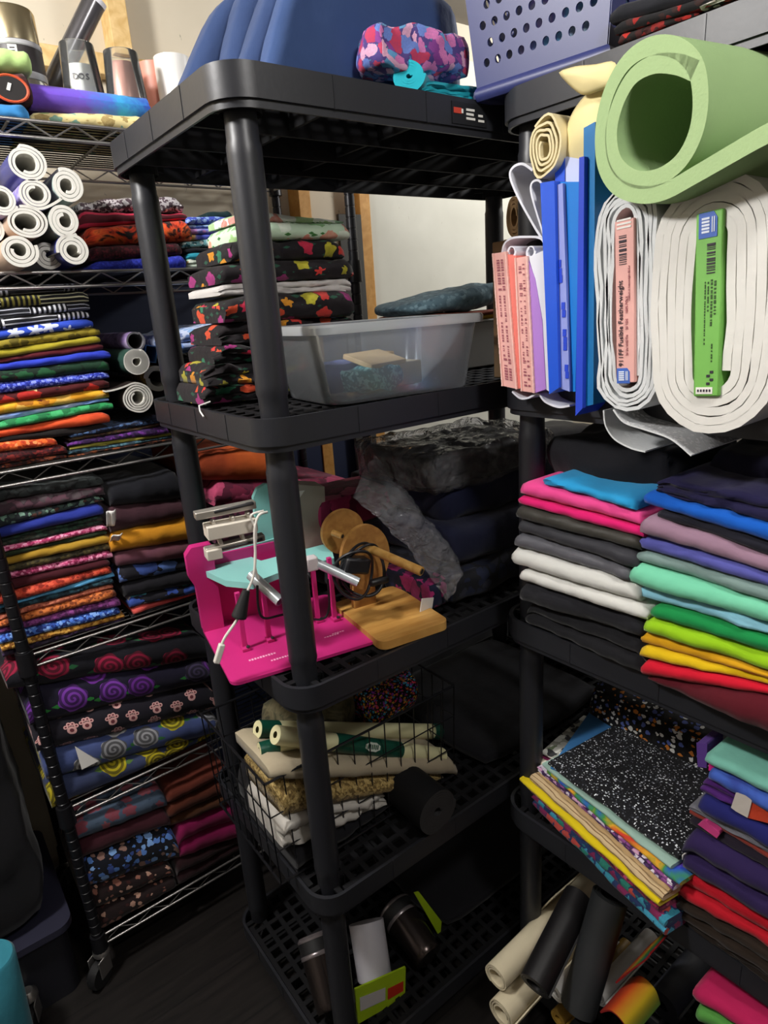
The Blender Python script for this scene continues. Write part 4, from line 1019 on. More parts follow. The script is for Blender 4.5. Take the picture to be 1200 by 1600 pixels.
o.location = (.608, .305, Z4 + .121); o.rotation_euler = (0, -.02, -.04); tag(o, 'slate blue folded fabric lying above the back right of the clear bin', 'fabric')
# ------------------------------------------------------------------ third shelf: the cup press
Z3 = .954
m_hot = solid('#c42a78', .45, 0, .4, var=.03); m_mint = solid('#8fcfca', .4, 0, .4, var=.03); m_alu = solid('#cfc9bf', .3, .7, .5); m_alud = solid('#2a2a2c', .4); m_grey = solid('#aaa196', .5, 0, .4); m_cordw = solid('#dcd8d0', .4); m_tube = solid('#c4ccd0', .25, .4, .6); m_cable = solid('#16161a', .45)
CP = thing('cup_machine', 'pink and mint benchtop machine with metal rods on a pink base plate', 'machine', (0, 0, 0))
zP = Z3 + .006
# base plate from its corners in the photo
cL = at(292, 985, 2, zP); cN = at(362, 1070, 2, zP); cR = at(583, 1003, 2, zP)
ux = (cR - cN); ux.z = 0; wP = ux.length + .01; ux.normalize(); uy = Vector((-ux.y, ux.x, 0)); dP = max(.20, (cL - cN).dot(uy))
CP.location = (cN.x, cN.y, Z3); CP.rotation_euler = (0, 0, math.atan2(ux.y, ux.x))
RP = Matrix.Rotation(math.atan2(ux.y, ux.x), 3, 'Z')
def loc_(x, y, zc):        # photo pixel on the height plane zc, in the machine's own axes
    return RP.transposed() @ (at(x, y, 2, zc) - CP.location)
def locy(x, y, yl):        # photo pixel on the machine's own upright plane y = yl
    d = RC @ Vector(((x - 600) / FPX, 1, (800 - y) / FPX)); n_ = RP @ Vector((0, 1, 0)); o_ = CP.location + n_ * yl
    p = CAM + d * ((o_ - CAM).dot(n_) / d.dot(n_)); return RP.transposed() @ (p - CP.location)
b = MB(); poly = [(x, y, .001) for x, y in rrect(0, 0, wP, dP, .016, 5)]; b.prism(poly, (0, 0, .0055)); pl_ = b.build('base_plate', m_hot, CP, bevel=.001)
# lettering printed on the plate (only partly legible in the photo)
m_ptx = solid('#f0b8d4', .5)
for (x, y), w_, h_ in (((412, 1026), .052, .006), ((440, 1028), .035, .005), ((520, 993), .032, .003), ((530, 988), .028, .003)):
    q = loc_(x, y, zP); b = MB(); n = int(w_ / .005)
    for k in range(n): b.box(((k - n / 2) * .005, 0, 0), (.0032, h_ * (1 if k % 3 else .75), .0004))
    r_ = b.build('printed_lettering', m_ptx, pl_); r_.location = (q.x, q.y, .0067)
# back panel with a rounded cheek at its left
yb = loc_(326, 986, zP).y
A1 = locy(326, 984, yb); A2 = locy(318, 852, yb); 
zt = A2.z; xl = A1.x
b = MB(); cheek = [(xl - .010, .0065), (xl - .010, zt * .55), (xl - .020, zt * .68), (xl - .020, zt * .92), (xl - .008, zt), (xl + .03, zt), (xl + .03, .0065)]
b.prism([(x, yb - .002, z) for x, z in cheek], (0, .022, 0)); b.build('side_cheek', m_hot, CP, bevel=.003)
b = MB(); b.box((xl + .08, yb + .024, zt * .42), (.15, .006, zt * .82)); b.build('back_panel', m_hot, CP, bevel=.001)
# front frame: uprights with feet, rail
for (xt, yt_), (xb_, yb_), nm in (((383, 925), (383, 1014), 'upright'), ((413, 915), (421, 1000), 'upright'), ((487, 880), (497, 970), 'upright'), ((519, 872), (523, 968), 'upright')):
    q = loc_(xb_, yb_, zP); yl = q.y
    q2 = locy(xt, yt_, yl)
    b = MB(); b.box((q.x, yl, (q2.z + .0065) / 2 + .003), (.009, .008, q2.z - .0065)); b.box((q.x, yl - .004, .010), (.014, .018, .006)); up = b.build('upright', m_hot, CP, bevel=.001)
    b = MB(); b.lathe([(.0035, 0), (.0035, .003), (.0001, .004)], (q.x + .004, yl - .010, .0125), 10); b.build('bolt', m_alud, up)
# mint tray: hexagonal lip in front, deck, arched upright, all one tray with parts
zt0 = .128
T = [loc_(*q, Z3 + zt0) for q in ((320, 892), (333, 876), (372, 862), (408, 876), (438, 868), (515, 848), (522, 872), (440, 893), (394, 911), (352, 907))]
b = MB(); b.prism([(v.x, v.y, zt0 - .012) for v in T], (0, 0, .012)); tray = b.build('mint_tray', m_mint, CP, bevel=.0025); tray['label'] = 'pale mint hexagonal tray'
# upstand behind the lip
U0 = loc_(349, 874, Z3 + zt0); U1 = loc_(436, 850, Z3 + zt0)
b = MB(); dx = (U1 - U0); dx.z = 0; a_ = math.atan2(dx.y, dx.x); b.box((U0 + U1) / 2 + Vector((0, 0, .006)), (dx.length, .006, .018), Matrix.Rotation(a_, 3, 'Z')); b.build('tray_lip', m_mint, tray, bevel=.001)
# arched upright plate
yA = (U1.y + .002)
arch = [locy(*q, yA) for q in ((432, 885), (404, 872), (398, 800), (396, 778), (402, 764), (414, 757), (432, 756), (446, 758), (452, 790), (462, 880))]
b = MB(); b.prism([(v.x, yA, v.z) for v in arch], (0, .014, 0)); b.build('arched_plate', m_mint, CP, bevel=.002)['label'] = 'mint arched upright plate'
# grey box with a mint foot
yG = yA - .012
g = [locy(*q, yG) for q in ((458, 757), (507, 760), (512, 869), (462, 884))]
b = MB(); b.prism([tuple(v) for v in g], (0, .05, 0)); gb = b.build('control_box', m_grey, CP, bevel=.002); gb['label'] = 'warm grey box'
g2_ = [locy(*q, yG - .002) for q in ((458, 886), (516, 866), (517, 876), (458, 898))]
b = MB(); b.prism([tuple(v) for v in g2_], (0, .054, 0)); b.build('mint_foot', m_mint, gb, bevel=.001)
tr = [locy(*q, yG - .0005) for q in ((460, 768), (476, 766), (463, 786))]
b = MB(); b.prism([tuple(v) for v in tr], (0, -.0006, 0)); b.build('pale_triangle', m_wht, gb)
# aluminium bracket: two bars with a white block between
yB = .045
def bar(name, p, q_, r, mat, par=CP, yy=yB, n=4):
    a, c = locy(*p, yy), locy(*q_, yy); b = MB(); d = (c - a); rot = Vector((1, 0, 0)).rotation_difference(d.normalized()).to_matrix()
    b.box((a + c) / 2, (d.length, r * 1.6, r), rot); return b.build(name, mat, par, bevel=.0015)
br = bar('clamp_bar', (304, 806), (398, 787), .012, m_alu); bar('clamp_slot', (334, 800), (396, 786), .005, m_alud, br, yB - .008)
br2 = bar('clamp_bar', (321, 861), (412, 838), .011, m_alu); bar('clamp_slot', (346, 858), (410, 842), .004, m_alud, br2, yB - .009)
bl = bar('clamp_block', (321, 831), (398, 816), .022, solid('#d8d0c2', .4)); 
for (p, q_) in (((331, 812), (338, 826)), ((362, 806), (364, 818)), ((386, 800), (389, 812)), ((342, 842), (348, 856)), ((376, 832), (382, 846))): bar('clamp_pin', p, q_, .007, m_alu, bl)
bl2 = bar('clamp_end', (321, 866), (345, 861), .017, solid('#cfc8bc', .4))
# metal rods
def rod(p, yp, q_, yq, r, name='metal_rod'):
    a, c = locy(*p, yp), locy(*q_, yq); b = MB(); b.cyl(a, c, r, n=20); o = b.build(name, m_tube, CP, smooth=True, ang=40)
    b = MB(); d = (c - a).normalized(); b.cyl(c + d * .0003, c + d * .0008, r * .7, n=16); b.build('hollow_end', m_alud, o); return o
rod((392, 898), .09, (438, 940), .03, .0095)
r2 = rod((486, 876), .085, (560, 910), .035, .0085)
a = locy(486, 880, .08); b = MB(); b.box(a, (.022, .02, .026)); b.build('rod_bracket', solid('#d8cfd0', .4), CP, bevel=.003)
# cords: white loop with black plug, black loop
def cord(pts, r, name, mat, par, yy, dys=None):
    P = [locy(*q, (yy if dys is None else dys[i])) for i, q in enumerate(pts)]; N = 8; out = []
    for i in range(len(P) - 1):
        p0, p1_, p2_, p3 = P[max(i - 1, 0)], P[i], P[i + 1], P[min(i + 2, len(P) - 1)]
        for k in range(N):
            t = k / N; out.append(.5 * ((2 * p1_) + (p2_ - p0) * t + (2 * p0 - 5 * p1_ + 4 * p2_ - p3) * t * t + (3 * p1_ - p0 - 3 * p2_ + p3) * t ** 3))
    out.append(P[-1]); b = MB(); b.tube(out, r, 8); return b.build(name, mat, par, smooth=True)
wc = cord([(418, 800), (404, 806), (398, 830), (399, 870), (396, 900), (386, 925)], .0022, 'white_cord', m_cordw, CP, .005)
cord([(412, 798), (392, 806), (400, 830), (398, 880), (404, 905)], .0018, 'white_cord', m_cordw, CP, .008)
cord([(378, 957), (366, 975), (352, 995), (346, 1008)], .0024, 'white_cord', m_cordw, CP, .002)
a, c = locy(385, 922, .003), locy(374, 962, .003); b = MB(); b.cyl(a, c, .006, .0125, 14); b.cyl(c, c + (c - a) * .06, .0125, .012, 14); b.build('black_plug', m_rub, wc, smooth=True, ang=40)
a, c = locy(347, 1006, .002), locy(338, 1036, .002); b = MB(); d = (c - a); rot = Vector((1, 0, 0)).rotation_difference(d.normalized()).to_matrix(); b.box((a + c) / 2, (d.length, .010, .010), rot); b.build('white_connector', m_cordw, wc, bevel=.002)
cord([(402, 915), (404, 950), (414, 966), (450, 960), (500, 968), (514, 950), (512, 905)], .0022, 'black_cable', m_cable, CP, .05)
# ------------------------------------------------------------------ bamboo cup turner
m_bam = wood('#b07c3a', '#cfa058', 5, 30); m_bam2 = wood('#9c6c38', '#b88848', 30, 5)
zW = Z3 + .016
w0 = at(600, 1003, 2, zW); w1 = at(693, 972, 2, zW); w2 = at(520, 952, 2, zW)
ux2 = w1 - w0; ux2.z = 0; aW = math.atan2(ux2.y, ux2.x)
TU = thing('cup_turner', 'bamboo cup turner with a round disc, wooden rod and coiled black cable', 'turner', (w0.x, w0.y, Z3), aW)
RW = Matrix.Rotation(aW, 3, 'Z')
def wl(x, y, zc): return RW.transposed() @ (at(x, y, 2, zc) - TU.location)
def wy(x, y, yl):
    d = RC @ Vector(((x - 600) / FPX, 1, (800 - y) / FPX)); n_ = RW @ Vector((0, 1, 0)); o_ = TU.location + n_ * yl
    p = CAM + d * ((o_ - CAM).dot(n_) / d.dot(n_)); return RW.transposed() @ (p - TU.location)
bwid = ux2.length + .012; bdep = max(.2, wl(520, 952, zW).y)
b = MB(); b.prism([(x, y, .001) for x, y in rrect(-.008, -.004, bwid, bdep, .018, 5)], (0, 0, .016)); b.build('wooden_base', m_bam, TU, bevel=.004)
yD = .135
cD = wy(570, 870, yD); eD = wy(514, 880, yD); rD = .052
b = MB(); b.lathe([(.0001, -.005), (rD, -.005), (rD, .005), (.0001, .005)], (cD.x, yD, cD.z), 40, Matrix.Rotation(PI / 2, 3, 'X') @ Matrix.Diagonal((1, 1.25, 1))); b.build('wooden_disc', m_bam2, TU, smooth=True, ang=40)
c2_ = wy(535, 830, yD + .06)
b = MB(); b.lathe([(.0001, -.005), (.045, -.005), (.045, .005), (.0001, .005)], (c2_.x, yD + .06, c2_.z), 36, Matrix.Rotation(PI / 2, 3, 'X')); b.build('rear_disc', m_bam2, TU, smooth=True, ang=40)
b = MB(); b.box((cD.x, yD + .02, .04), (.05, .014, .05)); b.build('motor_block', m_bam2, TU, bevel=.002)
for (p, yp, q_, yq, r) in (((575, 856), .10, (659, 893), -.005, .0085), ((520, 832), .17, (535, 838), .15, .006)):
    a, c = wy(*p, yp), wy(*q_, yq); b = MB(); b.cyl(a, c, r, n=18); dw = b.build('wooden_rod', wood('#b5853f', '#d4a860', 30, 30), TU, smooth=True, ang=40)
    d = (c - a).normalized(); b = MB(); b.cyl(c + d * .0003, c + d * .001, r * .6, n=14); b.build('hollow_end', m_alud, dw)
b = MB()
for k, (cx, cy, rx_, rz_, yy) in enumerate(((564, 892, .048, .052, .10), (570, 890, .044, .050, .092), (556, 896, .040, .046, .085))):
    c = wy(cx, cy, yy); b.tube([(c.x + rx_ * math.cos(t), yy + .012 * math.sin(2 * t + k), c.z + rz_ * math.sin(t)) for t in [2 * PI * j / 40 for j in range(41)]], .0028, 8, False)
b.build('black_cable', m_cable, TU, smooth=True)
c = wy(555, 882, .088); b = MB(); b.box(c, (.050, .03, .03), Matrix.Rotation(.3, 3, 'Y')); c = wy(592, 908, .088); b.box(c, (.040, .014, .014)); b.build('power_adapter', m_cable, TU, bevel=.005)
# ------------------------------------------------------------------ fabrics at the right of the third shelf
m_navy = cloth('#191d36', '#12152a'); m_blkc = cloth('#15151a', '#101014')
def block(label, x, y, z, w, d, h, mat, seed, rz=0, amp=.01, name='folded_fabric', group=None, exp=5, rnd=.6, rx=0, nx=22, ny=16, nn=8):
    mb = slab(w, d, h, nx, ny, nn, rnd, exp); rumple(mb, amp, 11, seed); rumple(mb, amp * .35, 30, seed + 3)
    o = mb.build(name, mat, smooth=True, ang=80); o.location = (x, y, z); o.rotation_euler = (rx, 0, rz); return tag(o, label, 'fabric', group)
G3m = 'dark folded fabrics at the right of the machine shelf'
block('black folded fabric lowest behind the bamboo base', .60, .24, Z3 + .002, .44, .40, .070, flecks('#15161c', ['#2a2c38', '#1a2036'], 30, .5), 3, group=G3m)
block('navy folded fabric over the lowest black one, right of the cup turner', .61, .25, Z3 + .070, .42, .38, .085, m_navy, 6, group=G3m)
block('dark navy folded fabric under the plastic wrapped one', .62, .27, Z3 + .150, .38, .34, .075, cloth('#171b38', '#10142a'), 9, group=G3m)
block('navy fabric with pink flowers showing beside the bamboo base', .385, .15, Z3 + .002, .07, .16, .055, blooms('#171a34', ['#c0307a', '#a02868'], 26, .4, '#20244a'), 12, group=G3m, amp=.005)
bp = at(666, 950, 1, .06); b = MB(); b.box((0, 0, 0), (.030, .002, .040), Matrix.Rotation(.25, 3, 'Y')); o = b.build('paper_slip', m_wht, loc=(bp.x, .06, bp.z)); tag(o, 'white paper slip sticking out beside the bamboo base', 'paper')
block('crimson pink print cloth behind the grey box of the machine', .36, .36, Z3 + .13, .22, .14, .075, blooms('#5a1434', ['#a83060', '#7a1c44', '#c8587c'], 16, .45, '#3a0c24'), 15, amp=.008)
block('dark cloth under the crimson pink print cloth', .36, .36, Z3 + .002, .22, .16, .128, cloth('#1c1822'), 16)
m_wrap = clear('#f6f6fc', .09, .11, spec=1.0, bumpy=30)
wp = block('black folded fabric on the pile inside clear plastic wrap', .585, .235, Z3 + .222, .36, .26, .065, cloth('#131318', '#0e0e12', .6), 21, amp=.008)
mb = slab(.385, .285, .085, 44, 34, 10, .5, 5); rumple(mb, .010, 16, 33); rumple(mb, .005, 42, 36)
q = mb.build('plastic_wrap', m_wrap, wp, smooth=True, ang=30); q.location = (0, 0, -.006)
# long crinkled plastic sheet sliding down towards the bamboo base
A0 = at(560, 742, 1, .22); A1_ = at(712, 915, 1, .055); w_ = .052
mb = MB(); N, Mn = 44, 18; vs = []
for i in range(N + 1):
    t = i / N; c = A0.lerp(A1_, t); c.y = .20 - .15 * t; c.z += .014 * math.sin(t * PI)
    for j in range(Mn + 1):
        s_ = (j / Mn - .5) * 2; fold_ = .020 * math.cos(s_ * PI * .5)
        vs.append(c + Vector((s_ * w_ * (.75 - .15 * t) * .72, -fold_ * .5, s_ * w_ * .62 * (1 - .2 * t) + fold_)))
mb.add(vs, [(i * (Mn + 1) + j, (i + 1) * (Mn + 1) + j, (i + 1) * (Mn + 1) + j + 1, i * (Mn + 1) + j + 1) for i in range(N) for j in range(Mn)])
rumple(mb, .008, 26, 4); rumple(mb, .004, 70, 9)
o = mb.build('plastic_bag', clear('#f4f4fc', .12, .12, spec=1.0, bumpy=55), smooth=True, ang=25); tag(o, 'crinkled clear plastic bag hanging down from the wrapped black fabric', 'bag')
# ------------------------------------------------------------------ fourth shelf: wire basket
Z2 = .516
BK = thing('wire_basket', 'black wire basket on the lower shelf, full of craft rolls', 'basket', (.190, .228, Z2))
bw, bd, bh = .44, .275, .235
b = MB()
for z in (.006, .08, .16, bh):
    f = 1 + .03 * z / bh; w2_, d2_ = bw / 2 * f, bd / 2 * f
    L = [(-w2_, -d2_, z), (w2_, -d2_, z), (w2_, d2_, z), (-w2_, d2_, z), (-w2_, -d2_, z)]
    for k in range(4): b.tube([L[k], L[k + 1]], .0026 if z in (.006, bh) else .0014, 6)
b.build('rim_wires', m_pole, BK, smooth=True)
b = MB(); f = 1.03
for k in range(13):
    x = (k / 12 - .5) * bw
    for s_ in (-1, 1): b.tube([(x, s_ * bd / 2, .006), (x * f, s_ * bd / 2 * f, bh)], .0014, 5)
    b.tube([(x, -bd / 2, .006), (x, bd / 2, .006)], .0014, 5)
for k in range(9):
    y = (k / 8 - .5) * bd
    for s_ in (-1, 1): b.tube([(s_ * bw / 2, y, .006), (s_ * bw / 2 * f, y * f, bh)], .0014, 5)
b.build('side_wires', m_pole, BK, smooth=True)
def q_at(x, y, Y): return at(x, y, 1, Y)
FB = Frame(1, .105); GW = 'fabrics lying in the wire basket'
stack(FB, Z2 + .010, [
    (m_blkc, 'black cloth on the floor of the wire basket', 452, 640, 1318, 1285, dict(layers=1, depth=.20)),
    (cloth('#c8c4bc', '#b0aca6'), 'white cotton batting bundle low in the wire basket', 432, 600, 1272, 1236, dict(layers=2, wob=.012, rag=.014, name='batting', endr=.8)),
    (flecks('#8a7444', ['#a88f58', '#6a5630', '#b8a068'], 220, .7), 'tan corkboard fabric folded across the wire basket', 428, 690, 1214, 1208, dict(layers=1)),
    (cloth('#b4a890', '#9c9078'), 'cream felt sheet folded over the corkboard fabric in the wire basket', 415, 706, 1186, 1176, dict(layers=1)),
], .13, GW)
m_crm = solid('#e0dcae', .5, var=.04); m_grn = solid('#0f4a3a', .4, var=.05); m_grnd = solid('#123c34', .5)
def craft_roll(label, p, q_, Y, r, band, logo=False):
    a, c = at(*p, 1, Y), at(*q_, 1, Y - .015); L = (c - a).length; d = (c - a).normalized()
    t = thing('craft_roll', label, 'roll', a); t['group'] = 'cream craft rolls with green wrappers in the wire basket'
    rot = Vector((0, 0, 1)).rotation_difference(d).to_matrix()
    b = MB(); b.lathe([(r * .35, .0), (r * .97, 0), (r, .002), (r, L - .002), (r * .97, L), (r * .35, L)], (0, 0, 0), 28, rot); b.build('cream_sheet', m_crm, t, smooth=True, ang=40)
    b = MB(); b.lathe([(r * 1.03, L * band[0]), (r * 1.03, L * band[1])], (0, 0, 0), 28, rot); g_ = b.build('green_wrapper', m_grn, t, smooth=True)
    if band[0] == 0 and L > .2:
        b = MB(); b.lathe([(r * 1.03, L * .945), (r * 1.03, L * .998)], (0, 0, 0), 28, rot); b.build('green_wrapper', m_grn, t, smooth=True)
    if logo:
        m = a + d * (L * (band[0] + band[1]) * .5); v = (CAM - m).normalized(); v = (v - d * v.dot(d)).normalized(); up = d.cross(v) * -1
        if up.z < 0: up = -up
        X = up.cross(v)
        E3 = Matrix((X, up, v)).transposed()
        b = MB(); oval = [(.0205 * math.cos(k * PI / 8) * (1.05 if k % 2 else .95), .0085 * math.sin(k * PI / 8) * (1.15 if k % 2 else 1)) for k in range(16)]
        b.prism([m - a + E3 @ Vector((x, y, r * 1.03)) for x, y in oval], v * .0006); lg = b.build('pale_emblem', solid('#c8d0c4', .5), g_)
        b = MB()
        for k in range(6): b.box(m - a + E3 @ Vector((-.0125 + k * .005, .0006 * (k % 2), r * 1.03 + .0008)), (.003, .009, .0005), E3)
        b.build('emblem_lettering', m_grn, lg)
    return t
craft_roll('cream craft roll with a green wrapper and pale emblem, front of the basket', (430, 1148), (690, 1181), .125, .0175, (.30, .70), True)
craft_roll('cream craft roll with green ends lying behind the front one', (402, 1140), (686, 1143), .20, .0175, (.0, .09))
craft_roll('short cream craft roll crossing under the left post in the basket', (405, 1172), (470, 1156), .15, .014, (.0, .45))
cr = [k for k in bpy.data.objects if k.get('label', '').startswith('cream craft roll with green ends')][0]
a = at(676, 1148, 1, .14); 
block('black sequin cloth with rainbow glints at the back of the wire basket', .345, .268, Z2 + .112, .16, .13, .10, flecks('#0e0d12', ['#e84a6a', '#f0c84a', '#4ab0e0', '#a04ad0', '#f08a4a'], 130, .42, .4), 51, amp=.012, exp=3)
block('black cloth folded at the back of the wire basket, under the sequin cloth', .20, .300, Z2 + .012, .38, .11, .098, m_blkc, 52)
block('black sheet added as shade on the lower shelf right of the wire basket', .690, .25, Z2 + .002, .44, .40, .030, m_blkc, 55, amp=.006)  # sheet added to black out the deck grid, in place of shade
block('black sheet added as shade on the bottom shelf behind the tumblers', .640, .27, .080, .56, .36, .030, m_blkc, 56, amp=.006)  # second added sheet, standing in for the dark of this shelf
block('dark olive camouflage cloth behind the cream rolls in the wire basket', .17, .285, Z2 + .112, .18, .12, .115, marble(['#2c2a20', '#6a6248', '#3a3a28', '#8a8060'], 18, 1.5), 53, amp=.010)
pk = at(682, 1265, 1, .03); 
ro = roll('black vinyl roll with a thick grey end lying in front of the wire basket', [solid('#2c2c2e', .6), m_blk2], .050, .10, 7, .010, .0052, 'vinyl_roll', 'roll', None, at(684, 1268, 2, Z2 + .0515), (0, 0, 0), seed=3)
# ------------------------------------------------------------------ bottom shelf: tumblers
Z1 = .078
m_dk = solid('#4a4240', .24, .85, .5); m_lime = solid('#a8c81e', .5); m_grayb = solid('#8a8284', .3, .6)
def tumbler(label, base, top, r0, r1, body, box=False):
    t = thing('tumbler', label, 'tumbler', base); d = top - base; L = d.length; rot = Vector((0, 0, 1)).rotation_difference(d.normalized()).to_matrix()
    b = MB(); b.lathe([(.0001, 0), (r0 * .92, 0), (r0, .004), (r0 * 1.02, L * .1), (r1, L * .72)], (0, 0, 0), 32, rot); bo = b.build('cup_body', body, t, smooth=True, ang=40)
    b = MB(); b.lathe([(r1 * 1.01, L * .70), (r1 * 1.03, L * .71), (r1 * 1.03, L * .75), (r1 * 1.0, L * .76)], (0, 0, 0), 32, rot); b.build('steel_band', m_grayb, t, smooth=True)
    b = MB(); b.lathe([(r1 * 1.0, L * .76), (r1 * 1.0, L * .93)], (0, 0, 0), 32, rot); b.build('black_sleeve', m_rub, t, smooth=True)
    b = MB(); b.lathe([(r1 * 1.03, L * .93), (r1 * 1.04, L * .96), (r1 * .9, L), (.0001, L)], (0, 0, 0), 32, rot); b.build('lid', m_grayb, t, smooth=True)
    return t
B1 = at(671, 1496, 2, .115); T1 = at(614, 1416, 2, .150)
t1 = tumbler('dark steel tumbler lying tilted beside the slanting narrow lime card', B1 , T1, .034, .042, m_dk)
B2 = at(517, 1578, 2, .112); T2 = at(489, 1460, 2, .200)
t2 = tumbler('dark steel tumbler half hidden behind the front black post', B2, T2, .030, .036, m_dk)
B3 = at(586, 1530, 2, .120); T3 = at(572, 1440, 2, .200)
t3 = thing('tumbler', 'white tumbler standing behind the lime card on the bottom shelf', 'tumbler', B3); d = T3 - B3; L = d.length; rot = Vector((0, 0, 1)).rotation_difference(d.normalized()).to_matrix()
b = MB(); b.lathe([(.0001, 0), (.036, 0), (.038, .004), (.040, L), (.037, L), (.0001, L * .98)], (0, 0, 0), 32, rot); b.build('cup_body', solid('#b8b6be', .35, 0, .5), t3, smooth=True, ang=40)
def card(label, px, Y, mat, extra=None):
    P = [at(*q, 1, Y) for q in px]; b = MB(); b.prism([tuple(v) for v in P], (0, .004, 0)); o = b.build('price_card', mat, bevel=.0005); tag(o, label, 'card', ); return o
c1 = card('lime green card with a white panel and red mark, before the white tumbler', ((555, 1546), (634, 1511), (633, 1558), (560, 1600)), .055, m_lime)
for px, mm, nm in ((((562, 1559), (602, 1543), (602, 1562), (563, 1580)), solid('#c8c4c4', .5), 'white_panel'), (((606, 1545), (630, 1533), (630, 1548), (606, 1562)), solid('#c8301f', .5), 'red_mark')):
    P = [at(*q, 1, .0543) for q in px]; b = MB(); b.prism([tuple(v) for v in P], (0, -.0006, 0)); b.build(nm, mm, c1)
c2 = card('lime green card standing beside the tilted steel tumbler', ((648, 1396), (655, 1394), (690, 1440), (688, 1466)), .11, m_lime)
# ------------------------------------------------------------------ right unit: top
FR = Frame(0, .432)
def put_axes(o, px_top, px_bot, X):
    """local z from the lower to the upper photo point on the plane X, local y into the shelf"""
    a, c = at(*px_top, 0, X), at(*px_bot, 0, X); up = (a - c).normalized(); d = Vector((1, 0, 0)); x = d.cross(up)
    m = Matrix((x, d, up)).transposed().to_4x4(); m.translation = (a + c) / 2; o.matrix_world = m
    return (a - c).length
m_nvp = solid('#2e3568', .42, 0, .5, var=.04)
def perforated(w0, w1, h, nx, ny, r):
    """tapered wall panel with staggered round holes, local x across, z up"""
    mb = MB(); NS = 16
    def P(u, v): w = w0 + (w1 - w0) * v; return (u * w, 0, v * h)
    e = .06
    for j in range(ny):
        v0, v1 = .12 + (.80) * j / ny, .12 + (.80) * (j + 1) / ny
        off = .5 / nx if j % 2 else 0
        u_a, u_b = -.5 + e, .5 - e; cw = (u_b - u_a) / (nx + .5)
        xs_ = [u_a + (cw * .5 if j % 2 else 0) + cw * k for k in range(nx + 1)]
        for (ua, ub) in ((-.5, xs_[0]), (xs_[-1], .5)):
            if ub - ua > 1e-4: mb.add([P(ua, v0), P(ub, v0), P(ub, v1), P(ua, v1)], [(0, 1, 2, 3)])
        for k in range(nx):
            a, b_ = xs_[k], xs_[k + 1]; cu, cv = (a + b_) / 2, (v0 + v1) / 2; vs = []
            for q in range(NS):
                an = 2 * PI * (q + .5) / NS; ca, sa = math.cos(an), math.sin(an); m = max(abs(ca), abs(sa))
                vs.append(P(cu + ca / m * (b_ - a) / 2, cv + sa / m * (v1 - v0) / 2))
            for q in range(NS):
                an = 2 * PI * (q + .5) / NS; vs.append(P(cu + r / ((w0 + w1) / 2) * math.cos(an), cv + r / h * math.sin(an)))
            for q in range(NS):
                an = 2 * PI * (q + .5) / NS
            mb.add(vs, [(q, (q + 1) % NS, NS + (q + 1) % NS, NS + q) for q in range(NS)])
            # square corners
            for (uu, vv, q) in ((b_, v1, 1), (a, v1, 5), (a, v0, 9), (b_, v0, 13)):
                mb.add([P(uu, vv), vs[q], vs[(q + 1) % NS]], [(0, 2, 1)])
    mb.add([P(-.5, 0), P(.5, 0), P(.5, .12), P(-.5, .12)], [(0, 1, 2, 3)]); mb.add([P(-.5, .92), P(.5, .92), P(.5, 1), P(-.5, 1)], [(0, 1, 2, 3)])
    return mb
bl_ = at(748, 152, 2, 1.834); br_ = at(948, 86, 2, 1.834); dv = br_ - bl_; wB = dv.length
NB = thing('plastic_basket', 'navy blue plastic basket with round holes at the end of the right unit top', 'basket', (bl_ + br_) / 2, math.atan2(dv.y, dv.x))
hB = .24; dB = .30; g_ = 1.22
for nm, w0, w1, rot, loc, nx in (('basket_front', wB, wB * g_, 0, (0, 0, 0), 9), ('basket_back', wB, wB * g_, 0, (0, dB, 0), 9), ('basket_side', dB, dB * 1.12, PI / 2, (-wB / 2, dB / 2, 0), 11), ('basket_side', dB, dB * 1.12, PI / 2, (wB / 2, dB / 2, 0), 10)):
    mb = perforated(w0, w1, hB, nx, 8, .0058)
    gx = wB * (g_ - 1) / 2; gy = dB * .06; out = []
    for v in mb.v:
        k = v[2] / hB
        if nm == 'basket_front': out.append((v[0], -gy * k, v[2]))
        elif nm == 'basket_back': out.append((v[0], dB + gy * k, v[2]))
        else:
            s_ = -1 if loc[0] < 0 else 1; out.append((s_ * (wB / 2 + gx * k), dB / 2 + v[0], v[2]))
    mb.v = out
    mb.build(nm, m_nvp, NB, solid=.003, weld=True, recalc=False)
b = MB(); b.box((0, dB / 2, .002), (wB, dB, .004)); b.build('basket_bottom', m_nvp, NB, bevel=.001)
b = MB(); b.tube([(-wB / 2, -.001, .002), (wB / 2, -.001, .002), (wB / 2, dB, .002), (-wB / 2, dB, .002), (-wB / 2, -.001, .002)], .010, 10); b.build('bottom_edge', m_nvp, NB, smooth=True)
mb = slab(wB * .7, dB * .7, .14, 16, 14, 8, .6, 4); rumple(mb, .008, 14, 3); o = mb.build('folded_cloth', marble(['#c8d8e8', '#6aa8d8', '#8a7ac0', '#d8e0e8'], 14, 1), smooth=True)
o.location = NB.matrix_basis @ Vector((0, dB / 2, .006)); o.location = Vector(((bl_ + br_) / 2)) + Matrix.Rotation(math.atan2(dv.y, dv.x), 3, 'Z') @ Vector((0, dB / 2, .006)); o.rotation_euler = (0, 0, math.atan2(dv.y, dv.x)); tag(o, 'pale blue cloth seen through the holes of the navy basket', 'cloth')
G7 = 'dark fabrics on top of the right unit'
FT = Frame(0, .452)
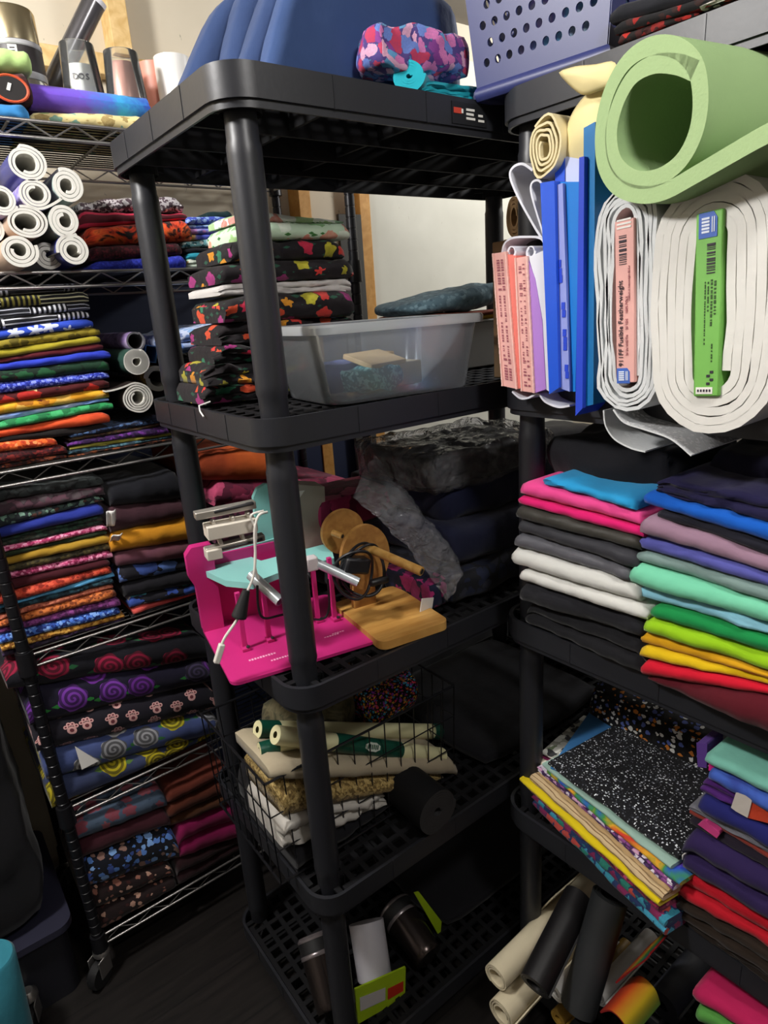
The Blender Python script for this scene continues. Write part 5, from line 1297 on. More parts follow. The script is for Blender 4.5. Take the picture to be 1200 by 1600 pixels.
stack(FT, 1.833, [(flecks('#15100f', ['#a8241c', '#7a1a16', '#3a1412'], 90, .55), 'black folded fabric with red speckles, lower one beside the navy basket', 971, 1092, 54, 26, dict(layers=1)),
    (flecks('#131214', ['#8a1c18', '#2a1614'], 70, .4), 'black folded fabric with sparse red speckles, upper one beside the navy basket', 966, 1330, 36, -40, dict(layers=1)),
    (cloth('#1d1e24'), 'plain charcoal folded fabric on top, above the green foam roll', 960, 1330, 6, -80, dict(layers=1))], .3, G7)
stack(Frame(0, .440), 1.833, [(flecks('#1a1918', ['#d8d4cc', '#a8a49c', '#8a2a20'], 75, .6), 'black and silver lettered print folded fabric just above the green foam roll', 1094, 1330, 33, -18, dict(layers=2))], .3, G7)
# ------------------------------------------------------------------ green foam roll
m_foam = solid('#8da876', .85, 0, .2, var=.04, bump=.12, bs=220); m_foam2 = solid('#a0b986', .85, 0, .2, var=.04, bump=.2, bs=260)
XF = .345
path = [(1092, 112), (1060, 101), (1020, 100), (982, 119), (956, 160), (944, 208), (953, 254), (986, 279), (1028, 277), (1068, 252), (1094, 208), (1102, 155), (1092, 104), (1058, 75), (1012, 72), (970, 96), (940, 142), (926, 198), (930, 254), (954, 290), (996, 304), (1040, 299), (1095, 273), (1150, 245), (1210, 215), (1290, 180)]
def smooth_path(P, N=6):
    out = []
    for i in range(len(P) - 1):
        p0, p1_, p2_, p3 = [Vector(P[max(0, min(len(P) - 1, k))]) for k in (i - 1, i, i + 1, i + 2)]
        for k in range(N):
            t = k / N; out.append(.5 * ((2 * p1_) + (p2_ - p0) * t + (2 * p0 - 5 * p1_ + 4 * p2_ - p3) * t * t + (3 * p1_ - p0 - 3 * p2_ + p3) * t ** 3))
    return out + [Vector(P[-1])]
def px_ribbon(label, px, X, thick, length, mats, name, cat, yaw=0.0, mi=(0, 1, 1), N=6, M=2, warp=None, group=None, ang=50):
    """sheet whose cut edge follows photo points on the plane X and which runs back into the shelf"""
    pts = [at(*q, 0, X) for q in px]; S_ = [(-p.y, p.z) for p in pts]
    sm = sum(s for s, z in S_) / len(S_); zm = sum(z for s, z in S_) / len(S_)
    P = smooth_path([(s - sm, z - zm) for s, z in S_], N)
    o = ribbon([tuple(p) for p in P], thick, length, M, warp, mi).build(name, mats, smooth=True, ang=ang)
    o.location = (X, -sm, zm); o.rotation_euler = (0, 0, -PI / 2 + yaw)
    return tag(o, label, cat, group)
px_ribbon('thick green foam sheet rolled up on top of the white batting bolt', path, XF, .0185, .5, [m_foam, m_foam2], 'foam_roll', 'foam roll', -.17, (0, 0, 1), 6, 4)
# ------------------------------------------------------------------ interfacing and batting bolts
def bolt_axes(label, px_t, px_b, X, group):
    t = thing('fabric_bolt', label, 'bolt', group=group); H = put_axes(t, px_t, px_b, X); return t, H
m_intf = solid('#d2d5d6', .75, 0, .25, var=.04, bump=.2, bs=160); m_bat = solid('#dcdad4', .9, 0, .15, var=.03, bump=.3, bs=60)
m_pinkb = solid('#e0a8a0', .6, var=.03); m_grnb = solid('#74b452', .5, var=.04); m_logo = solid('#3a62b8', .5); m_ink = solid('#2c2230', .6); m_inkp = solid('#96505c', .6)
BG = 'interfacing and batting bolts on the right unit'
XB = .385
t1, H1 = bolt_axes('slim white interfacing bolt with a pink printed board, left of the fat batting bolt', (976, 289), (979, 640), XB, BG)
wR = (at(1030, 465, 0, XB) - at(928, 465, 0, XB)).length
r1 = wR / 2 * .94
mb = ribbon(stadium(H1 / 2 - r1,   .0155, r1, 5, .0055, 2, bulge=.02), (r1 - .0155) / 5 * .86, .46, 1, mi=(0, 1, 1)); mb.build('wound_interfacing', [m_intf, m_intf], t1, smooth=True, ang=50)
bh1 = H1 - 2 * r1 + .012; bw1 = .0265
b = MB(); b.box((.002, .20, -.002), (bw1, .41, bh1)); bd1 = b.build('bolt_board', m_pinkb, t1, bevel=.001); bd1['label'] = 'pink printed board end'
yf = -.0054
RT = (PI / 2, -PI / 2, 0)
def on_face(board, body, size, mat, x, z, name='printed_text', up=True):
    # lettering that reads upwards along the board end
    o = text_mesh(body, size, mat, board, (x, yf - .0006, z), (0, 0, 0), name, .0003)
    o.rotation_euler = Matrix(((0, -1, 0), (0, 0, -1), (1, 0, 0))).transposed().inverted().to_euler() if False else (Matrix.Rotation(-PI / 2 if up else PI / 2, 3, 'Y') @ Matrix.Rotation(PI / 2, 3, 'X')).to_euler()
    return o
zc = -.002
on_face(bd1, '911FF Fusible Featherweight', .0094, m_ink, -.0035, zc - bh1 * .125)
on_face(bd1, '20 IN WIDTH     25 YDS     100% POLY', .0045, m_inkp, .0052, zc - bh1 * .14)
on_face(bd1, 'medium to heavyweight fabrics', .0034, m_inkp, .0085, zc + bh1 * .12)
b = MB(); rr_ = random.Random(4); z = zc + bh1 * .24
while z < zc + bh1 * .42:
    t_ = rr_.choice((.0008, .0012, .0020)); b.box((.000, yf, z), (.0105, .0006, t_)); z += t_ + rr_.choice((.0010, .0018))
b.build('barcode', m_ink, bd1)
b = MB()
for k in range(3): b.box((.002, yf, zc + bh1 * .455 + k * .0045), (.020, .0006, .0022))
b.build('pale_print', m_wt, bd1)
def shield(parent, x, z, w, h):
    b = MB(); pts = [(-w / 2, -h / 2), (w / 2, -h / 2), (w / 2 * 1.0, h / 2 - h * .25), (w * .3, h / 2), (-w / 2, h / 2)]
    b.prism([(x + p, yf + .0004, z + q) for p, q in pts], (0, -.0008, 0)); lg = b.build('logo', m_logo, parent); lg['label'] = 'blue shield logo'
    b = MB()
    for k in range(5): b.box((x - w * .12, yf - .0008, z + (k - 2) * h * .13), (w * .42, .0005, h * .085))
    for k in range(2): b.box((x + w * .24 + k * w * .11, yf - .0008, z), (w * .05, .0005, h * .6))
    b.build('logo_lettering', solid('#dfe6f4', .5), lg)
shield(bd1, -.001, zc - bh1 * .455, .019, .020)
t2, H2 = bolt_axes('fat white batting bolt with a bright green board, under the green foam roll', (1116, 268), (1107, 672), XB - .005, BG)
r2_ = (at(1210, 470, 0, XB) - at(1013, 470, 0, XB)).length / 2
mb = ribbon(stadium(H2 / 2 - r2_ * .94, .020, r2_ * .95, 5, .0022, 9, bulge=.06, na=12), (r2_ * .95 - .020) / 5 * .985, .48, 2, mi=(0, 1, 1)); mb.build('wound_batting', [m_bat, m_bat], t2, smooth=True, ang=60)
gb_t, gb_b = at(1101, 331, 0, XB - .012), at(1107, 620, 0, XB - .012); bh2 = (gb_t - gb_b).length; gc = t2.matrix_world.inverted() @ ((gb_t + gb_b) / 2)
b = MB(); b.box((gc.x, .2, gc.z), (.031, .41, bh2)); bd2 = b.build('bolt_board', m_grnb, t2, bevel=.002); bd2['label'] = 'bright green printed board end'
shield(bd2, gc.x - .001, gc.z + bh2 * .43, .021, .027)
def on2(body, size, x, z): 
    o = text_mesh(body, size, m_ink, bd2, (gc.x + x, yf - .0006, gc.z + z), (0, 0, 0), 'printed_text', .0003); o.rotation_euler = (Matrix.Rotation(PI / 2, 3, 'Y') @ Matrix.Rotation(PI / 2, 3, 'X')).to_euler()
on2('Legacy Natural Cotton', .0070, .006, bh2 * .04) if False else None
b = MB(); z = gc.z + bh2 * .18; rr_ = random.Random(9)
while z < gc.z + bh2 * .34:
    t_ = rr_.choice((.0008, .0012, .0020)); b.box((gc.x + .003, yf, z), (.0095, .0006, t_)); z += t_ + rr_.choice((.0010, .0018))
b.build('barcode', m_ink, bd2)
# fine print too small to read in the photo: rows of tiny dark strokes
b = MB(); rr_ = random.Random(3)
for col, (za, zb_), w_ in ((.0085, (-.04, .15), .0022), (.0045, (-.10, .15), .0020), (.0005, (-.02, .14), .0015), (-.003, (-.20, .15), .0012), (.006, (-.30, -.20), .0014)):
    z = gc.z + bh2 * za
    while z < gc.z + bh2 * zb_:
        t_ = rr_.uniform(.0012, .0030); b.box((gc.x + col, yf, z), (w_, .0005, t_)); z += t_ + rr_.choice((.0006, .0008, .0022))
b.build('fine_print', solid('#2c4a1c', .6), bd2)
b = MB()
for k in range(4): b.box((gc.x + .0065 - (k % 2) * .004, yf, gc.z - bh2 * .36 - .0045 * k), (.004, .0005, .0030))
b.build('item_number', m_ink, bd2)
b = MB(); b.box((gc.x - .002, yf, gc.z - bh2 * .465), (.020, .0006, .008)); ws = b.build('white_sticker', m_wt, bd2)
b = MB(); 
for k in range(5): b.box((gc.x - .009 + k * .0035, yf - .0006, gc.z - bh2 * .465), (.002, .0004, .003))
b.build('sticker_print', m_ink, ws)
# loose tails of interfacing hanging under the bolts
px_ribbon('grey white interfacing tail curling down under the slim bolt', [(943, 641), (946, 665), (960, 686), (985, 700), (1008, 706)], .395, .0022, .20, [m_intf, m_intf], 'interfacing_tail', 'interfacing')
px_ribbon('sparkly grey interfacing tail hanging out towards the right under the bolts', [(958, 640), (975, 660), (1010, 672), (1048, 686), (1080, 712)], .385, .0022, .16, [glitter('#b8babc', '#f4f4f6', 240, .5), m_intf], 'interfacing_tail', 'interfacing', M=2)
# ------------------------------------------------------------------ pink boards, coloured sheets, blue sleeves
def upright(label, name, cat, px, X, depth, mat, bevel=.0008, group=None, lean=0):
    P = [at(*q, 0, X) for q in px]; c = sum(P, Vector()) / len(P); b = MB(); b.prism([tuple(p - c) for p in P], (depth, 0, 0)); o = b.build(name, mat, bevel=bevel); o.location = c
    return tag(o, label, cat, group)
XU = .392
PB = []
for lab, px in (('pink interfacing board at the far left end, with worn printed edge', ((771, 396), (791, 393), (808, 608), (786, 603))), ('second pink interfacing board, between the salmon and lilac sheets', ((806, 403), (824, 400), (835, 614), (816, 611)))):
    PB.append(upright(lab, 'interfacing_board', 'board', px, XU, .30, m_pinkb, group='pink interfacing boards'))
for o, xy, txt in ((PB[0], ((789, 470), (796, 570)), None), (PB[1], ((817, 430), (822, 560)), None)):
    o_ = o; b = MB(); rr_ = random.Random(7 if o is PB[0] else 8)
    pts = [Vector(v.co) for v in o.data.vertices[:4]]
    tl, trr, brr, bll = pts[0], pts[1], pts[2], pts[3]
    def uvp(u, v): return (tl.lerp(trr, u)).lerp(bll.lerp(brr, u), v)
    v = .05
    while v < .95:
        dv_ = rr_.uniform(.006, .018)
        for (u0, u1) in ((.22, .45), (.55, .72)):
            if rr_.random() < .72:
                q = [uvp(u0, v), uvp(u1 if v < .3 or v > .75 else u0 + .12, v), uvp(u1 if v < .3 or v > .75 else u0 + .12, v + dv_), uvp(u0, v + dv_)]
                b.add([p + Vector((-.0009, 0, 0)) for p in q], [(0, 1, 2, 3)])
        v += dv_ + rr_.choice((.006, .012))
    b.build('small_print', m_inkp, o)
    n = 40
    for u in (0, 1):
        b = MB()
        for k in range(n):
            w_ = .0016 + .0012 * rr_.random(); p = uvp(u, (k + .5) / n); b.box((p.x - .0004, p.y, p.z), (.004, w_, (tl - bll).length / n * 1.02))
        b.build('frayed_edge', solid('#e8bcb2', .8), o)
upright('paper sheet painted salmon with pink light, between the two pink boards', 'paper_sheet', 'sheet', ((791, 397), (806, 400), (818, 606), (807, 608)), XU + .001, .28, solid('#e8786c', .6))  # tint of light through translucent pink put into the sheet colour
upright('lilac sheet standing right of the second pink board', 'paper_sheet', 'sheet', ((824, 402), (836, 436), (847, 500), (853, 608), (836, 614)), XU + .001, .28, solid('#a878c8', .6))
m_wsheet = solid('#dcdde6', .7, 0, .2)
upright('white interfacing sheet between the lilac sheet and the blue sleeves', 'interfacing_sheet', 'interfacing', ((826, 402), (856, 388), (858, 612), (853, 608), (847, 498), (836, 436)), XU + .002, .28, m_wsheet)
px_ribbon('white interfacing looped over the tops of the pink boards', [(784, 396), (788, 381), (800, 372), (822, 370), (843, 372), (853, 384), (857, 402)], .41, .003, .26, [m_wsheet, m_wsheet], 'interfacing_sheet', 'interfacing')
for k, (x, y) in enumerate(((799, 394), (829, 394))):
    c = at(x, y, 0, .396); o = roll(('small white interfacing curl above the first pink board', 'small white interfacing curl above the lilac sheet')[k], [m_wsheet, m_wsheet], .0098, .25, 1.7, .006, .0018, 'interfacing_roll', 'roll', 'white interfacing curls', c, (0, 0, -PI / 2), a0=2)
px_ribbon('thick white interfacing sheet standing up left of the blue sleeves', [(856, 392), (846, 372), (836, 356), (811, 311), (797, 277), (801, 262), (816, 256), (832, 266)], .412, .0035, .2, [m_wsheet, m_wsheet], 'interfacing_sheet', 'interfacing')
px_ribbon('white interfacing sheet bent in a narrow loop beside the royal blue sleeve', [(852, 376), (834, 318), (829, 292), (836, 282), (846, 288), (852, 330), (857, 396)], .404, .003, .2, [m_wsheet, m_wsheet], 'interfacing_sheet', 'interfacing')
px_ribbon('white interfacing tails sagging below the pink boards', [(800, 612), (812, 622), (824, 622), (840, 616), (852, 628), (872, 636), (890, 634)], .40, .003, .22, [m_wsheet, m_wsheet], 'interfacing_sheet', 'interfacing')
m_ry = solid('#2456d0', .3, 0, .5); m_sky = solid('#1f7fd8', .28, 0, .5); m_ind = solid('#2a48c8', .3, 0, .5); m_tb = solid('#1a72b0', .3, 0, .5); m_lav = solid('#8f9ad8', .3, 0, .5)
GS = 'blue plastic sleeves on the right unit'
upright('royal blue plastic sleeve, leftmost of the blue sleeves', 'plastic_sleeve', 'sleeve', ((844, 286), (866, 282), (873, 606), (858, 616)), .388, .26, m_ry, group=GS)
ls = upright('lavender see-through sleeve with faint print, beside the royal blue one', 'plastic_sleeve', 'sleeve', ((866, 290), (879, 286), (890, 612), (873, 606)), .394, .26, m_lav, group=GS)
b = MB()
for (x, y) in ((874, 412), (875, 425), (876, 436), (880, 478), (881, 490), (882, 520), (883, 532), (883, 542), (885, 575), (886, 586)):
    p = at(x, y, 0, .3932) - ls.location; b.box(p, (.0006, .006, .010))
b.build('faint_print', m_ind, ls)
upright('sky blue plastic sleeve in the middle of the blue sleeves', 'plastic_sleeve', 'sleeve', ((872, 284), (905, 284), (904, 360), (899, 612), (890, 612)), .400, .26, m_sky, group=GS)
upright('narrow indigo plastic sleeve reaching lowest of the blue sleeves', 'plastic_sleeve', 'sleeve', ((905, 246), (913, 244), (910, 638), (899, 650)), .388, .26, m_ind, group=GS)
upright('teal blue plastic sleeve next to the slim interfacing bolt', 'plastic_sleeve', 'sleeve', ((912, 200), (930, 190), (927, 632), (911, 636)), .396, .26, m_tb, group=GS)
wl_ = upright('white and royal blue packet top sticking up behind the blue sleeves', 'paper_packet', 'packet', ((866, 240), (912, 246), (912, 300), (868, 300)), .415, .20, solid('#c4ccec', .5))
P = [at(*q, 0, .4142) - wl_.location for q in ((867, 241), (883, 243), (883, 290), (868, 290))]; b = MB(); b.prism([tuple(p) for p in P], (-.0008, 0, 0)); b.build('blue_band', m_ry, wl_)
m_cream = solid('#d8caa0', .7, 0, .25, var=.04); m_crf = solid('#e4d49c', .7, 0, .25, var=.04)
c = at(850, 232, 0, .40); o = roll('cream vinyl roll with a teardrop core, above the white loops', [m_cream, m_cream], .036, .30, 4, .010, .0032, 'vinyl_roll', 'roll', None, c, (0, 0, -PI / 2), a0=2.2, seed=3, wob=.25, sx=.84, sz=1.12)
CF = thing('foam_sheet', 'cream foam sheet curling forward beside the green foam roll', 'foam', at(915, 180, 0, .425))
def sheet_part(name, outline, X, th=.006, bow=0.0):
    """a soft sheet facing the aisle, bowed outwards, outlined by photo points on the plane X"""
    P = [at(*q, 0, X) for q in outline]; c = sum(P, Vector()) / len(P); R_ = max((p - c).length for p in P); mb = MB(); vs = [c + Vector((-bow, 0, 0))]; n = len(P)
    for k in (.4, .75, 1.0):
        for p in P: vs.append(c.lerp(p, k) + Vector((-bow * (1 - k * k), 0, 0)))
    fs = [(0, 1 + q, 1 + (q + 1) % n) for q in range(n)]
    for r_ in range(2):
        a = 1 + r_ * n; fs += [(a + q, a + n + q, a + n + (q + 1) % n, a + (q + 1) % n) for q in range(n)]
    mb.add([v - CF.location for v in vs], fs); o = mb.build(name, m_crf, CF, smooth=True, ang=70, solid=th); return o
sheet_part('sheet_body', smooth_path([(884, 258), (884, 222), (894, 184), (914, 154), (938, 136), (962, 140), (962, 200), (952, 262), (884, 258)], 4)[:-1], .425, .006, .018)
sheet_part('folded_tip', smooth_path([(876, 114), (900, 107), (932, 104), (962, 100), (962, 128), (938, 140), (914, 146), (895, 134), (876, 114)], 4)[:-1], .405, .006, .008)
px_ribbon('cream foam sheet standing lower, between the cream roll and the green foam', [(900, 262), (896, 240), (904, 220), (920, 210)], .43, .006, .2, [m_crf, m_crf], 'foam_sheet', 'foam')
c = at(803, 338, 0, .52); roll('tan paper roll deep in the shelf, left of the white interfacing', [solid('#a8855a', .6), solid('#c0a070', .6)], .030, .2, 3, .012, .005, 'paper_roll', 'roll', None, c, (0, 0, -PI / 2), sx=.6, sz=1.2)
upright('yellow packet deep in the shelf behind the white interfacing sheet', 'paper_packet', 'packet', ((812, 318), (834, 318), (836, 372), (816, 372)), .50, .15, solid('#c89a28', .5))
# ------------------------------------------------------------------ right unit: solid folds
G8 = 'solid colour folds in the left pile on the right unit'
stack(FR, .957, [
    (cloth('#141418', '#0e0e12'), 'black folded fabric lying lowest, under the white folds on the right unit', 818, 1012, 940, 1000, dict(layers=2, jut=-.015)),
    (cloth('#1b1b20'), 'near black folded fabric directly under the white folds on the right unit', 816, 1012, 904, 966, dict(layers=1, jut=-.01)),
    (cloth('#d8d8d2', '#c4c4c0'), 'white folded fabric, lower of the two white ones', 817, 1016, 884, 942, dict(layers=1)),
    (cloth('#d4d4ce', '#bebeba'), 'white folded fabric, upper of the two white ones', 804, 1006, 850, 912, dict(layers=1, rag=.010)),
    (cloth('#5c5c62', '#4c4c52', .5), 'mid grey satin folded fabric above the white ones', 812, 994, 828, 886, dict(layers=1)),
    (cloth('#34343a', '#2a2a2e', .6), 'charcoal folded fabric between the grey and brown black ones', 812, 1000, 808, 858, dict(layers=1)),
    (cloth('#3a3832', '#2e2c28', .5), 'brown black folded fabric under the pink ones', 812, 1006, 785, 838, dict(layers=1)),
    (cloth('#d8186c', '#c01460'), 'deep pink folded fabric, lower of the two pinks', 814, 1010, 770, 822, dict(layers=1)),
    (cloth('#e84c90', '#d03c80'), 'bright pink folded fabric, upper of the two pinks', 822, 1010, 746, 800, dict(layers=1)),
    (cloth('#2a9ad0', '#1f86bc'), 'sky blue folded fabric on top of the pinks', 855, 1000, 741, 780, dict(layers=1, wob=.006, depth=.22)),
], .34, G8)
G9 = 'solid colour folds in the right pile on the right unit'
stack(FR, .957, [
    (cloth('#5a0c1c', '#480a16'), 'dark wine fold painting the red reflection on the lip below the rainbow pile', 1014, 1340, 1052, 1105, dict(layers=1)),  # added fold; paints the red reflection on the glossy lip
    (cloth('#d0102c', '#b80c26'), 'red folded fabric under the two yellow ones', 1006, 1340, 1024, 1158, dict(layers=1)),
    (cloth('#e0b80c', '#ccaa10'), 'bright yellow folded fabric, directly above the red one', 1006, 1340, 1003, 1124, dict(layers=1)),
    (cloth('#dca414', '#c89012'), 'golden yellow folded fabric under the lime green one', 1005, 1340, 983, 1098, dict(layers=1)),
    (cloth('#98c818', '#88b814'), 'lime green folded fabric above the golden yellow one', 1012, 1340, 958, 1062, dict(layers=1)),
    (cloth('#16904a', '#107a3c'), 'emerald green folded fabric under the pale blue one', 1022, 1340, 938, 1030, dict(layers=1)),
    (cloth('#90c8dc', '#7cb8cc'), 'pale sky blue folded fabric under the mint one', 998, 1340, 912, 1010, dict(layers=1, rag=.01)),
    (cloth('#7cd0ac', '#68bc98'), 'mint green folded fabric in the rainbow pile', 988, 1340, 872, 980, dict(layers=1, rag=.01)),
    (cloth('#7c9490', '#6c8480', .6), 'grey green satin folded fabric above the mint one', 1002, 1340, 856, 952, dict(layers=1)),
    (cloth('#5a5ca8', '#4c4e98'), 'periwinkle blue folded fabric in the rainbow pile', 1004, 1340, 830, 934, dict(layers=1)),
    (cloth('#98788c', '#866a7c'), 'mauve folded fabric above the periwinkle one', 1010, 1340, 798, 912, dict(layers=1)),
    (cloth('#1c1c28', '#15151e'), 'black navy folded fabric under the royal blue one', 1030, 1340, 792, 886, dict(layers=1)),
    (cloth('#0c5cc0', '#0a4ca8'), 'royal blue folded fabric near the top of the rainbow pile', 1008, 1340, 762, 850, dict(layers=1)),
    (cloth('#1a1640', '#120f2c'), 'dark indigo folded fabric topping the rainbow pile', 1030, 1340, 744, 800, dict(layers=2, wob=.008)),
], .36, G9)
block('black fabric heaped behind the pink and sky blue folds', .62, -.20, 1.205, .26, .26, .10, m_blkc, 61, amp=.014, exp=2.6)
block('dark indigo fabric heaped behind the rainbow pile', .64, -.50, 1.21, .26, .30, .10, cloth('#15122c', '#0e0c1e'), 63, amp=.014, exp=3)
# ------------------------------------------------------------------ right unit, lower shelf: skewed pile of packs
PR = math.radians(-101.5); RM = Matrix.Rotation(PR, 3, 'Z'); P0 = Vector((.440, -.246, 0))
def pile(label, mat, w, d, z0, z1, dx=0, dy=0, rz=0.0, layers=1, grp='fabric packs in the skewed pile on the right unit', seed=3, wob=.003, rag=.004, name='folded_fabric'):
    mb = fold_mesh(w, d, lambda t: 0, lambda t: z1 - z0, layers, seed, wob, rag, endr=.1); o = mb.build(name, mat, smooth=True, ang=75)
    o.location = P0 + RM @ Vector((dx, dy, 0)) + Vector((0, 0, z0)); o.rotation_euler = (0, 0, PR + rz); return tag(o, label, 'fabric', grp)
zp = .519
pile('teal, red and navy flowered folded fabric at the bottom of the skewed pile', blooms('#1f2f58', ['#3a9ab0', '#c84a30', '#8a1a4a', '#2a8a70', '#4ab0d0'], 42, .42, '#1f6a6a'), .35, .22, zp, zp + .034, 0, .004, 0, 2, seed=4)
pile('maroon speckled folded fabric under the yellow pack', flecks('#6a1438', ['#a82858', '#8a1c48', '#c84a78', '#3a0c20'], 120, .6), .34, .22, zp + .034, zp + .058, -.008, .006, .02, 1, seed=5)
pile('bright yellow fabric pack in the skewed pile', cloth('#e0c818', '#d0b814'), .345, .21, zp + .058, zp + .072, -.004, -.012, .03, 1, seed=6)
pile('cream fabric pack with brown lines above the yellow one', stripes('#c8b088', '#7a5a3a', .011, .2), .33, .21, zp + .072, zp + .086, .006, -.004, .02, 1, seed=7)
pile('tan fabric pack in the middle of the skewed pile', cloth('#b89a70', '#a88a60'), .32, .21, zp + .086, zp + .094, .012, .004, .0, 1, seed=8)
pile('purple and white print fabric pack in the skewed pile', flecks('#4a2a5c', ['#d8d0dc', '#8a4a8a', '#2a1c3c', '#c89ab8'], 90, .6), .33, .21, zp + .094, zp + .106, .012, .006, .02, 2, seed=9)
pile('multicoloured tie dye fabric pack under the pale aqua sheet', marble(['#c83a2a', '#d8a02a', '#3a8a3a', '#2a4ac0', '#7a2a9a'], 12, 1.2), .31, .21, zp + .106, zp + .116, .030, .010, .03, 1, seed=10)
pile('pale aqua fabric pack under the black glitter one', cloth('#a0bcb0', '#88a89c'), .30, .20, zp + .116, zp + .124, .012, .012, .05, 1, seed=11)
_c = Vector((.022, .018, 0)) + Matrix.Rotation(.10, 3, 'Z') @ Vector((-.138, -.002, 0)) + Matrix.Rotation(.47, 3, 'Z') @ Vector((.10, 0, 0))
pile('mid blue fabric pack poking out at the top left corner of the skewed pile', cloth('#3f80bc', '#3470a8'), .20, .25, zp + .124, zp + .130, _c.x, _c.y, .47, 1, seed=12)
m_spark = flecks('#0d0d11', ['#c8ccd4', '#5a5e68', '#e8ecf0', '#26282e', '#1a1a20'], 200, .27)
bp_ = pile('black fabric pack with white sparkles on top of the skewed pile', m_spark, .285, .215, zp + .130, zp + .141, .022, .018, .10, 1, seed=13)
mb = fold_mesh(.07, .16, lambda t: 0, lambda t: .004, 1, 3, .001, .002); 
b = MB(); b.box((.1445, .10, .004), (.0022, .19, .010)); b.build('white_edge', m_wt, bp_, bevel=.0008)['label'] = 'white card edge'
pile('grey and white print fabric pack at the far corner of the skewed pile', flecks('#a8a89c', ['#3a3a3c', '#e0e0d8', '#7a8a6a'], 60, .5), .12, .16, zp + .106, zp + .118, -.118, .05, .30, 1, seed=14)
pile('cream and magenta print fabric pack at the far corner, under the grey and white one', flecks('#c8bca0', ['#a82a68', '#8a2a5a', '#e8e0d0'], 50, .5), .12, .17, zp + .094, zp + .106, -.112, .03, .2, 1, seed=15)
block('black, white and orange print fabric standing behind the skewed pile', .730, -.24, zp, .34, .14, .205, flecks('#0f0e10', ['#d8d8d4', '#c87a30', '#5a6ab0', '#1a1a1a', '#1a1a1a'], 85, .4), 66, amp=.006, rz=-PI / 2)
ed = pile('green sequin fabric end hanging at the near end of the skewed pile', flecks('#123a20', ['#2a8a4a', '#1c5a30', '#4ab060'], 200, .7), .07, .11, zp + .05, zp + .10, .222, .085, .1, 2, seed=17)
pile('white folded paper bundle at the near end of the skewed pile', cloth('#c8c8c4'), .045, .08, zp + .012, zp + .05, .212, .06, .15, 3, seed=18)
pile('blue glitter fabric end over the green one at the near end of the skewed pile', marble(['#2a6ac0', '#6ab0e8', '#1c3a8a'], 30, 1), .05, .08, zp + .10, zp + .118, .215, .10, .1, 1, seed=19)
G10 = 'folded fabrics at the near end of the right unit lower shelf'
FQ = Frame(0, .452)
stack(FQ, zp, [
    (cloth('#241a14', '#18120e'), 'dark brown folded fabric at the bottom, right of the skewed pile', 1062, 1340, 1430, 1600, dict(layers=2)),
    (cloth('#2c2018', '#1e1610'), 'brown black folded fabric under the red one, right of the skewed pile', 1062, 1340, 1392, 1555, dict(layers=2)),
    (cloth('#c01024', '#a00c1e'), 'red folded fabric on the lower shelf, right of the skewed pile', 1066, 1340, 1348, 1508, dict(layers=2)),
    (cloth('#2c1c4c', '#221640'), 'dark purple folded fabric above the lower red one', 1078, 1340, 1286, 1432, dict(layers=2)),
    (cloth('#241c2a', '#1a1420'), 'aubergine black folded fabric with a pink edge showing', 1082, 1340, 1274, 1418, dict(layers=1)),
    (cloth('#943a30', '#7c3028'), 'rust folded fabric in the thin stack on the lower shelf', 1078, 1340, 1262, 1402, dict(layers=1)),
    (cloth('#74747c', '#62626a'), 'grey folded fabric above the rust one on the lower shelf', 1080, 1340, 1254, 1388, dict(layers=2)),
    (cloth('#1c1f6a', '#161850'), 'deep blue folded fabric on the lower shelf under the violet one', 1098, 1340, 1232, 1362, dict(layers=1)),
    (cloth('#4a1c6c', '#3a1656'), 'violet folded fabric on the lower shelf', 1100, 1340, 1212, 1334, dict(layers=2)),
    (marble(['#2a3a88', '#3a5ab0', '#5a3a8a'], 10, 1), 'blue marbled folded fabric under the aqua one', 1112, 1340, 1192, 1305, dict(layers=1)),
    (cloth('#7cbcac', '#6aaa9a'), 'pale aqua folded fabric on top of the lower shelf stack', 1108, 1340, 1170, 1276, dict(layers=1)),
], .3, G10)
for lab, px, X, mat in (('small upright purple fabric between the skewed pile and the aqua fold', ((1088, 1160), (1105, 1162), (1104, 1200), (1090, 1198)), .47, cloth('#5a3a8c')), ('small magenta fabric corner beside the upright purple one', ((1108, 1184), (1122, 1188), (1118, 1206), (1107, 1204)), .455, cloth('#d01c80')),
                        ('white paper bundle tucked in the violet folds on the lower shelf', ((1142, 1262), (1150, 1238), (1176, 1246), (1168, 1278), (1150, 1268)), .44, cloth('#c8c0b8')), ('orange print fabric corner beside the white paper bundle', ((1168, 1278), (1176, 1246), (1215, 1262), (1215, 1290)), .442, blooms('#b83a1c', ['#6a9a3a', '#d8642a'], 40, .4)),
                        ('pink ribbon end sticking out above the dark purple fold', ((1090, 1288), (1100, 1282), (1125, 1302), (1120, 1310)), .44, cloth('#c83c80'))):
    upright(lab, 'fabric_piece', 'fabric', px, X, .05, mat, bevel=.003)
